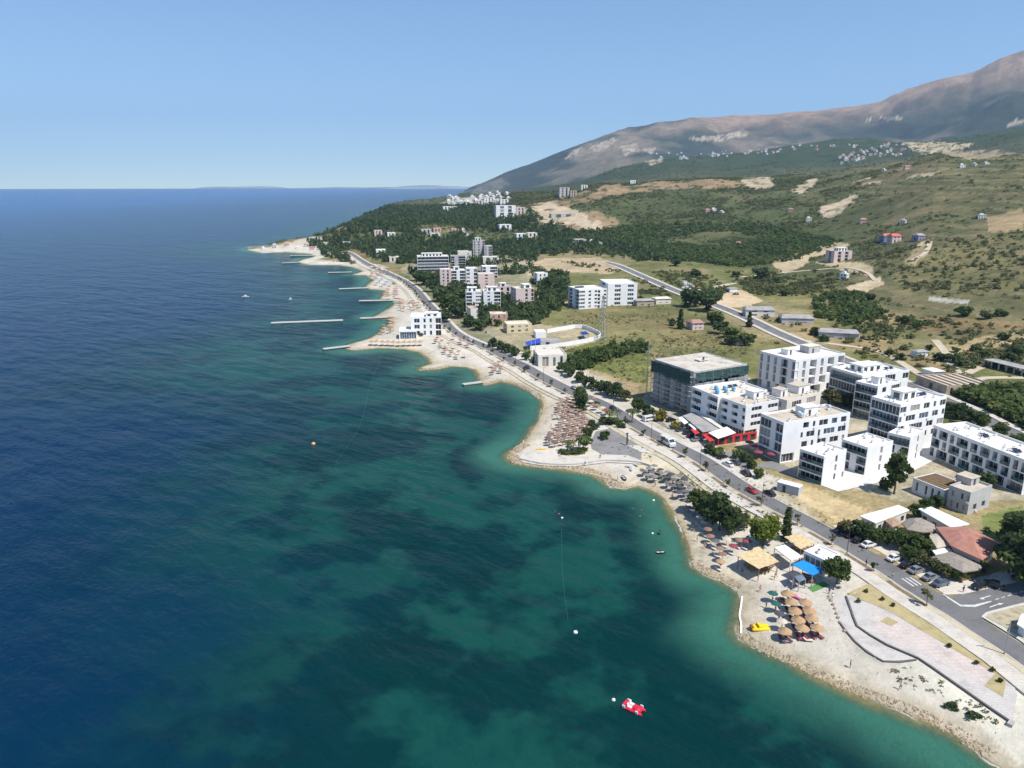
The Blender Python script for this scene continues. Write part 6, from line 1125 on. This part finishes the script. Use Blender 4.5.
for i, (x, y) in enumerate([(681,282.5),(685,283.5),(689.5,285),(683,286),(687,287.5),(692,287)]): car(f'{"white" if i % 3 else "silver"} car in the lot beside the inland road, {ORD[i]} from the left', x, y, 'white' if i % 3 else 'silver', .3+i*.1, 1.3)
drape('gravel_lot', [(677,281),(688,280.5),(697,286),(690,290),(680,287)], M('pale_gravel', (.5,.47,.4)), .1)
# white van and small lorry
def van(name, label, px, py, rz, s=1.0):
    p = G(px, py); o = thing(name, label, 'van', (p.x, p.y, p.z+.13), rz); b = MB(); pr = [(-2.9,.4),(-2.9,2.35),(1.7,2.4),(2.5,1.5),(3.0,1.25),(3.05,.4)]
    n = 0; b.v = [(x, -.98, z) for x, z in pr]+[(x, .98, z) for x, z in pr]; b.f = [tuple(range(6)), tuple(range(11, 5, -1))]+[(i, i+6, (i+1) % 6+6, (i+1) % 6) for i in range(6)]; b.m = [0]*8; b.build('body', PAINTS['white'], o)
    MB().poly([(1.82,-.85,2.27),(1.82,.85,2.27),(2.48,.85,1.56),(2.48,-.85,1.56)]).build('windscreen', GLASS, o).location = (.03, 0, .03)
    for sd in (-1, 1):
        MB().box(-2.5, 1.5, sd*.985-.012, sd*.985+.012, 1.35, 2.05).build('side_window', GLASS, o); MB().box(3.0, 3.07, sd*.6-.15, sd*.6+.15, .75, .95).build('headlight', CHROME, o)
        for x in (-1.9, 1.9):
            t = MB(); [t.v.extend([(x+.38*math.cos(k*.6283), sd*.75, .38+.38*math.sin(k*.6283)), (x+.38*math.cos(k*.6283), sd*1.0, .38+.38*math.sin(k*.6283))]) for k in range(10)]; t.f = [(2*k, 2*((k+1) % 10), 2*((k+1) % 10)+1, 2*k+1) for k in range(10)]+[tuple(2*k+1 for k in range(10))]; t.m = [0]*11; t.build('wheel', RUBBER, o)
    o.scale = (s,)*3; return o
van('minibus', 'white minibus driving on the coastal road beside the plaza', 667.5, 445, RD+math.pi, 1.15); van('delivery_van', 'white van parked at the car park edge behind the bushes', 649, 421, .5, .9)
cg = G(789, 492); ct = thing('site_container', 'grey white site container standing on the soil strip beside the road', 'container', cg, math.radians(-42)); CT = M('container_paint', (.46,.48,.50), .6, .1, .6)
b = MB(); b.box(0, 2.6, -.4, 7, 0, 2.6) if False else b.box(-3.2, 3.2, -1.3, 1.3, 0, 2.6)
for k in range(20): b.box(-3.1+k*.32, -2.95+k*.32, -1.34, -1.3, .1, 2.5)
b.build('body', CT, ct); MB().box(-3.3, 3.3, -1.4, 1.4, 2.6, 2.75).build('roof', WCLOTH, ct); MB().box(-1.5, -.6, -1.37, -1.34, .05, 2.1).build('door', DMETAL, ct)
# ------------------------------------------------------------------ boats, floats, buoys
def at0(x, y): return at(x, y, 0)
p = at0(633, 709); pd = thing('pedal_boat', 'red pedal boat with white seats floating off the beach', 'pedal boat', p, math.radians(-38)); RP = M('red_fibreglass', (.62,.02,.05), .35, .05, 1); WP = M('white_fibreglass', (.74,.73,.72), .4, .05, 1)
for s in (-1, 1):
    pr = [(-2.0,.1,.1),(-1.9,.3,.35),(-.5,.36,.42),(1.2,.34,.42),(1.9,.2,.38),(2.15,.05,.3)]; V = []; F = []
    for x, w, h in pr: V += [(x, s*.72-w, .12), (x, s*.72-w*.8, h), (x, s*.72+w*.8, h), (x, s*.72+w, .12), (x, s*.72, -.2)]
    for i in range(5):
        for k in range(5): F.append((i*5+k, i*5+(k+1) % 5, (i+1)*5+(k+1) % 5, (i+1)*5+k))
    F += [(0,1,2,3,4), (29,28,27,26,25)]; mk('hull', V, F, RP, pd, True)
MB().box(-1.7, 1.7, -.5, .5, .3, .44).build('deck', RP, pd); b = MB().lathe([(.75,.4),(.74,.62),(.55,.8),(.2,.86)], 14, (.9,0,0), sx=1.0, sy=1.05); b.build('bonnet', RP, pd, True)
for s in (-1, 1):
    MB().box(-.75, -.1, s*.42-.3, s*.42+.3, .44, .66).build('seat', WP, pd); MB().box(-.9, -.75, s*.42-.3, s*.42+.3, .44, 1.1).build('backrest', WP, pd)
    for x in (-1.35, 1.2): MB().box(x-.28, x+.28, s*1.0-.09, s*1.0+.09, .25, .75).build('fender', WP, pd)
MB().box(-1.75, -1.05, -.75, .75, .44, .72).build('rear_deck', RP, pd); MB().bar((.25,0,.5), (.0,0,1.0), .06).build('steering_column', DMETAL, pd)
p = G(760, 629); yp = thing('pedal_boat', 'yellow pedal boat pulled up on the sand', 'pedal boat', p, math.radians(5))
for s in (-1, 1): MB().lathe([(.1,-2),(.34,-1.7),(.38,0),(.36,1.5),(.12,2.1)], 10).build('hull', YELL, yp, True).rotation_euler = (0, math.pi/2, 0)
for c, s in zip([c for c in yp.children], (-1, 1)): c.location = (0, s*.62, .36)
MB().box(-1.5, 1.5, -.55, .55, .55, .72).build('deck', YELL, yp); MB().box(-.4, .1, -.8, .8, .73, .95).build('seat', YELL, yp); MB().box(-.6, -.4, -.8, .8, .73, 1.3).build('backrest', YELL, yp); MB().box(-2.1, -1.55, -.5, .5, .5, .95).build('bow_cover', M('rust_cloth', (.28,.09,.05)), yp)
p = G(583-3, 449.5); yb = thing('canoe', 'yellow canoe lying on the sand by the jetty root', 'canoe', G(541.5,449.8), .1); V = []; F = []
for x, w in ((-2,.05),(-1.3,.34),(0,.42),(1.3,.34),(2,.05)): V += [(x,-w,.42),(x,-w*.6,.05),(x,w*.6,.05),(x,w,.42)]
for i in range(4):
    for k in range(3): F.append((i*4+k, i*4+k+1, (i+1)*4+k+1, (i+1)*4+k))
mk('hull', V, F, YELL, yb); MB().box(-.6,-.3,-.36,.36,.3,.36).build('thwart', WOOD, yb)
def boat(label, p, L, rz, hullm, inner, cabin=False, name='boat'):
    o = thing(name, label, 'boat', p, rz); V = []; F = []; w0 = L*.17
    for x, w in ((-.5,.8),(-.3,1),(0,1),(.3,.75),(.5,.04)): V += [(x*L,-w*w0,.55),(x*L,-w*w0*.6,-.2),(x*L,w*w0*.6,-.2),(x*L,w*w0,.55)]
    for i in range(4):
        for k in range(3): F.append((i*4+k, i*4+k+1, (i+1)*4+k+1, (i+1)*4+k))
    F.append((0,1,2,3)); mk('hull', V, F, hullm, o); D_ = MB().poly([(-.48*L,-w0*.75,.38),(.3*L,-w0*.7,.38),(.42*L,0,.38),(.3*L,w0*.7,.38),(-.48*L,w0*.75,.38)]); D_.build('deck', inner, o)
    if cabin: MB().box(-.15*L, .15*L, -w0*.55, w0*.55, .38, 1.7).build('cabin', WP, o); MB().box(.15*L, .155*L+.03, -w0*.45, w0*.45, 1.0, 1.5).build('windscreen', GLASS, o)
    else: MB().box(-.1*L, 0, -w0*.8, w0*.8, .42, .5).build('thwart', WOOD, o)
    return o
boat('small white motor boat far out on the blue water', at0(245.5, 297), 5.5, .4, WP, WP, True); boat('small dark dinghy with white rim in the near bay', at0(661, 553.5), 2.4, .1, M('dark_rubber', (.03,.03,.035)), WP); boat('dark rubber boat pulled up on the pebbles beside the jetty', G(623.5, 478.5), 3.4, math.radians(100), M('dark_rubber', (.03,.03,.035)), GREYB); boat('black rubber float in the near bay', at0(659.5, 533.5), 1.9, 1.2, M('dark_rubber', (.03,.03,.035)), DMETAL)
boat('white sail like boat far out left of the long pier', at0(290.5, 299.5), 3, 1.0, WP, WP, True)
def buoy(label, x, y, r, m):
    o = thing('buoy', label, 'buoy', at0(x, y)); MB().lathe([(r*.3,-r*.7),(r*.85,-r*.3),(r,.1*r),(r*.8,.6*r),(r*.3,.95*r)], 10).build('float', m, o, True); MB().lathe([(r*.12,.9*r),(r*.1,1.5*r)], 6).build('ring', DMETAL, o)
ORG = M('orange_plastic', (.75,.42,.18), .5)
buoy('pale orange buoy out in the middle of the water', 313.5, 444, .75, ORG); buoy('white buoy at the near end of the float line', 575.5, 632.5, .5, WP); buoy('small pale buoy left of the red pedal boat', 613.5, 700, .38, WP); buoy('tiny white buoy among the swimmers beside the float line', 562, 518, .35, WP); buoy('small white buoy in the near bay close to shore', 653.5, 500.5, .4, WP); buoy('white float left of the black rubber float', 652.5, 533.5, .35, WP)
def float_line(label, pts, n, r=.07):
    c = spline([at0(*p) for p in pts], 1.0); b = MB(); st = max(1, len(c)//n)
    for i in range(0, len(c), st): b.lathe([(r*.6,-.03),(r,.05),(r*.5,.14)], 6, (c[i].x, c[i].y, 0))
    for i in range(len(c)-1): b.bar((*c[i], .02), (*c[i+1], .02), .012)
    tag(b.build('float_line', M('rope_floats', (.10,.22,.22))), label, 'float line')
float_line('thin straight line of small floats off the near bay', [(561.5,530),(562,560),(564,590),(568,620)], 60); float_line('faint curved line of floats off the far cove', [(384,352),(372,380),(360,425),(336,470),(392,471)], 60, .08)
c = spline([G(742,597), G(741,606), G(739.5,616), G(741,624), G(741,634)], .8); b = MB()
for i in range(len(c)-1): b.bar((*c[i], zt(*c[i])+.12), (*c[i+1], zt(*c[i+1])+.12), .38, .2)
tag(b.build('foam_tube', WP), 'white float tube lying along the waterline beside the yellow boat', 'float')
# ------------------------------------------------------------------ people
def person_mesh(pose, sh, legs_):
    P = {'stand': [(0,0,.95),(0,0,1.2),(0,0,1.42),(0,0,1.52),(0,.02,1.62),(0,0,1.74),(.19,0,1.40),(.25,.02,1.12),(.24,.1,.88),(-.19,0,1.40),(-.27,0,1.12),(-.25,.06,.88),(.1,0,.9),(.11,.02,.5),(.11,0,.08),(.11,.12,.04),(-.1,0,.9),(-.12,.0,.5),(-.13,-.02,.08),(-.13,.1,.04)],
         'walk': [(0,0,.95),(0,.02,1.2),(0,.03,1.42),(0,.04,1.52),(0,.06,1.62),(0,.05,1.74),(.19,0,1.40),(.24,-.12,1.14),(.22,-.2,.92),(-.19,0,1.40),(-.24,.14,1.14),(-.2,.26,.95),(.1,0,.9),(.11,.2,.52),(.11,.26,.08),(.11,.38,.05),(-.1,0,.9),(-.11,-.08,.5),(-.12,-.36,.14),(-.12,-.26,.05)]}[pose]
    E = [(0,1),(1,2),(2,3),(3,4),(4,5),(2,6),(6,7),(7,8),(2,9),(9,10),(10,11),(0,12),(12,13),(13,14),(14,15),(0,16),(16,17),(17,18),(18,19)]
    R = [.14,.13,.13,.06,.085,.09,.07,.045,.035,.07,.045,.035,.095,.065,.045,.035,.095,.065,.045,.035]
    me = bpy.data.meshes.new('body'); me.from_pydata(P, E, []); o = bpy.data.objects.new('tmp', me); C.objects.link(o); m = o.modifiers.new('s', 'SKIN'); o.modifiers.new('u', 'SUBSURF').levels = 1
    for v, r in zip(me.skin_vertices[0].data, R): v.radius = (r, r)
    me.skin_vertices[0].data[0].use_root = True; dg_ = bpy.context.evaluated_depsgraph_get(); nm = bpy.data.meshes.new_from_object(o.evaluated_get(dg_)); bpy.data.objects.remove(o); nm.name = 'body'
    nm.materials.clear(); [nm.materials.append(m) for m in (SKIN, sh, legs_)]
    for p in nm.polygons: z = p.center.z; x = abs(p.center.x); p.material_index = 2 if .72 < z < 1.0 and x < .24 else 1 if 1.0 <= z < 1.45 and x < .24 else 0
    return nm
HAIR = M('dark_hair', (.03,.022,.018)); hb = MB().lathe([(.1,1.66),(.115,1.72),(.1,1.79),(.05,1.83),(.01,1.84)], 10, (0,.01,0)); HM = bpy.data.meshes.new('hair'); HM.from_pydata(hb.v, [], hb.f); HM.materials.append(HAIR)
PM = [person_mesh('stand', SKIN, M('navy_trunks', (.03,.04,.12))), person_mesh('walk', M('white_shirt', (.7,.7,.68)), M('dark_shorts', (.06,.06,.07))), person_mesh('walk', SKIN, RED), person_mesh('stand', M('dark_shirt', (.05,.05,.06)), M('blue_shorts', (.08,.14,.3)))]
def person(label, p, k, rz, dz=0.0): o = thing('person', label, 'person', p+Vector((0,0,dz)), rz); link(bpy.data.objects.new('body', PM[k]), o); link(bpy.data.objects.new('hair', HM), o); return o
for a in [('person walking on the sand between shelter and umbrellas', G(774.5,580),3,1.0), ('second person beside the walker near the bar terrace', G(776,577.5),1,2.0), ('person standing on sand below the bar terrace', G(794,588.5),0,0.4), ('person walking along the curved wet sand', G(692.5,530.5),2,2.4), ('person standing by the waterline near the white towel', G(697,541.5),0,1.0), ('person standing beside the thatched cluster', G(829,594),3,2.2), ('person at the edge of the lower walk', G(832,600),1,.4), ('person on the pebbles near the jetty stacks', G(617.5,481),0,1.4), ('person walking on the pale rocks of the bay', G(612,483),2,.3), ('person on the promenade by the pedestrian crossing', G(892,578.5),1,2.0), ('person walking along the promenade past the bar', G(866,566),3,2.0), ('person standing on plaza beside the dark post', G(628,443),3,1.2), ('person walking on the sand spit', G(546,443),2,1.2), ('person at the far end of the narrow wet beach', G(546,424),0,1.5), ('person on the gravel by the hedge corner', G(963,592.5),3,.2)]: person(*a)
for lb, x, y in [('swimmer nearest the float line', 555, 511), ('swimmer left of the shallow white buoy', 633, 508.5), ('swimmer in the middle of the near bay', 641, 510), ('dark haired swimmer in the near bay', 640, 516), ('swimmer beside the tiny white buoy', 559, 514)]: person(lb, at0(x, y), 0, random.uniform(0, 6), -1.32)
# ------------------------------------------------------------------ street furniture
def lamp(label, p, h, rz, group):
    o = thing('street_lamp', label, 'street lamp', p, rz, group); MB().lathe([(.11,-.3),(.09,1),(.055,h)], 8).build('pole', DMETAL, o); a = MB().bar((0,0,h-.05), (1.3,0,h+.25), .07); a.build('arm', DMETAL, o); MB().box(1.0, 1.6, -.11, .11, h+.2, h+.3).build('lamp_head', METAL, o)
k = 0; acc = 0
for i in range(8, len(MAIN)-60):
    acc += (MAIN[i+1]-MAIN[i]).length
    if acc > 27: acc = 0; p = MAIN[i]-N_[i]*3.5; d = MAIN[i+1]-MAIN[i]; lamp(f'slim dark street lamp on the promenade, {ordw(k+1)} from the lower right', drop(p.x, p.y, .2), 7.0, math.atan2(N_[i].y, N_[i].x), 'street lamps along the promenade'); k += 1
p = G(627, 446); o = thing('plaza_post', 'dark sculptural post standing on the grey plaza', 'post', p); MB().lathe([(.5,-.3),(.5,.3),(.2,.35)], 8).build('base', CONCR, o); MB().bar((0,0,.3),(0,.6,4.6), .5, .25).build('post', DMETAL, o); MB().bar((-.5,.6,4.4),(.5,.6,4.4), .2).build('crossbar', DMETAL, o)
for lb, x, y, h in [('tall thin pole beside the workshop', 535, 366, 15), ('second thin pole left of the workshop', 531, 362, 14), ('thin pole on the land side before the compound', 490, 345, 12), ('wooden pole on the dry plain by the track', 898, 208, 11), ('thin pole near the side road junction', 1004, 655, 7)]:
    o = thing('utility_pole', lb, 'pole', G(x, y)); MB().lathe([(.16,-.5),(.1,h)], 7).build('pole', METAL if h < 11 else GREYW, o); MB().bar((-.8,0,h-.4),(.8,0,h-.4), .12).build('crossarm', DMETAL, o)
# driftwood-like stranded shrubs and a stone on the lower beach
for lb, x, y in [('dark dead shrub lying on the lower pebble beach', 973, 717.5), ('flat dark bush on the pebbles beside the leaning stick', 951.5, 708)]: T('dead_shrub', lb, x, y, 'dbush', 1.0, 1.2, 1, cat='bush')
for i, (x, y) in enumerate([(829,597),(831,601),(833,605),(835,609),(836.5,614),(838,618),(840,623),(844.5,631.5)]): o = link(bpy.data.objects.new('bollard_stone', MB().lathe([(.3,-.2),(.38,.1),(.3,.35),(.12,.45)], 7, wob=.2).build('t', ROCK).data)); bpy.data.objects.remove(bpy.data.objects['t']) if 't' in bpy.data.objects else None; o.location = G(x, y); tag(o, f'dark boulder edging the lower walk, {ORD[i]} from its top', 'boulder', 'boulders along the lower walk')

for i, (x, y, cl) in enumerate([(675,426,'white'), (692,437,'black'), (697,441,'silver'), (665,418.5,'silver'), (655,414,'grey'), (728,466,'white'), (735,464,'grey'), (722,458.5,'black')]): car(f'{cl} car parked between the restaurant block and road, {ordw(i+1)} of the loose ones', x, y, cl, [.4,.4,.4,.5,.5,2.0,2.0,.6][i])
for i, (x, y, k) in enumerate([(549,436,0),(551,428,2),(552,418,0),(547,409,1),(655,487,2),(672,499,0),(684,512,0),(704,548,2),(712,556,0),(742,575,3),(760,592,2),(766,608,0),(790,640,2),(850,668,3),(900,690,1),(585,466,3),(560,457,1),(600,459,3)]): person(f'{["bather","walker","bather","visitor"][k]} on the shore between far beach and lower right, {ordw(i+1)} of eighteen', G(x, y), k, i*1.3)
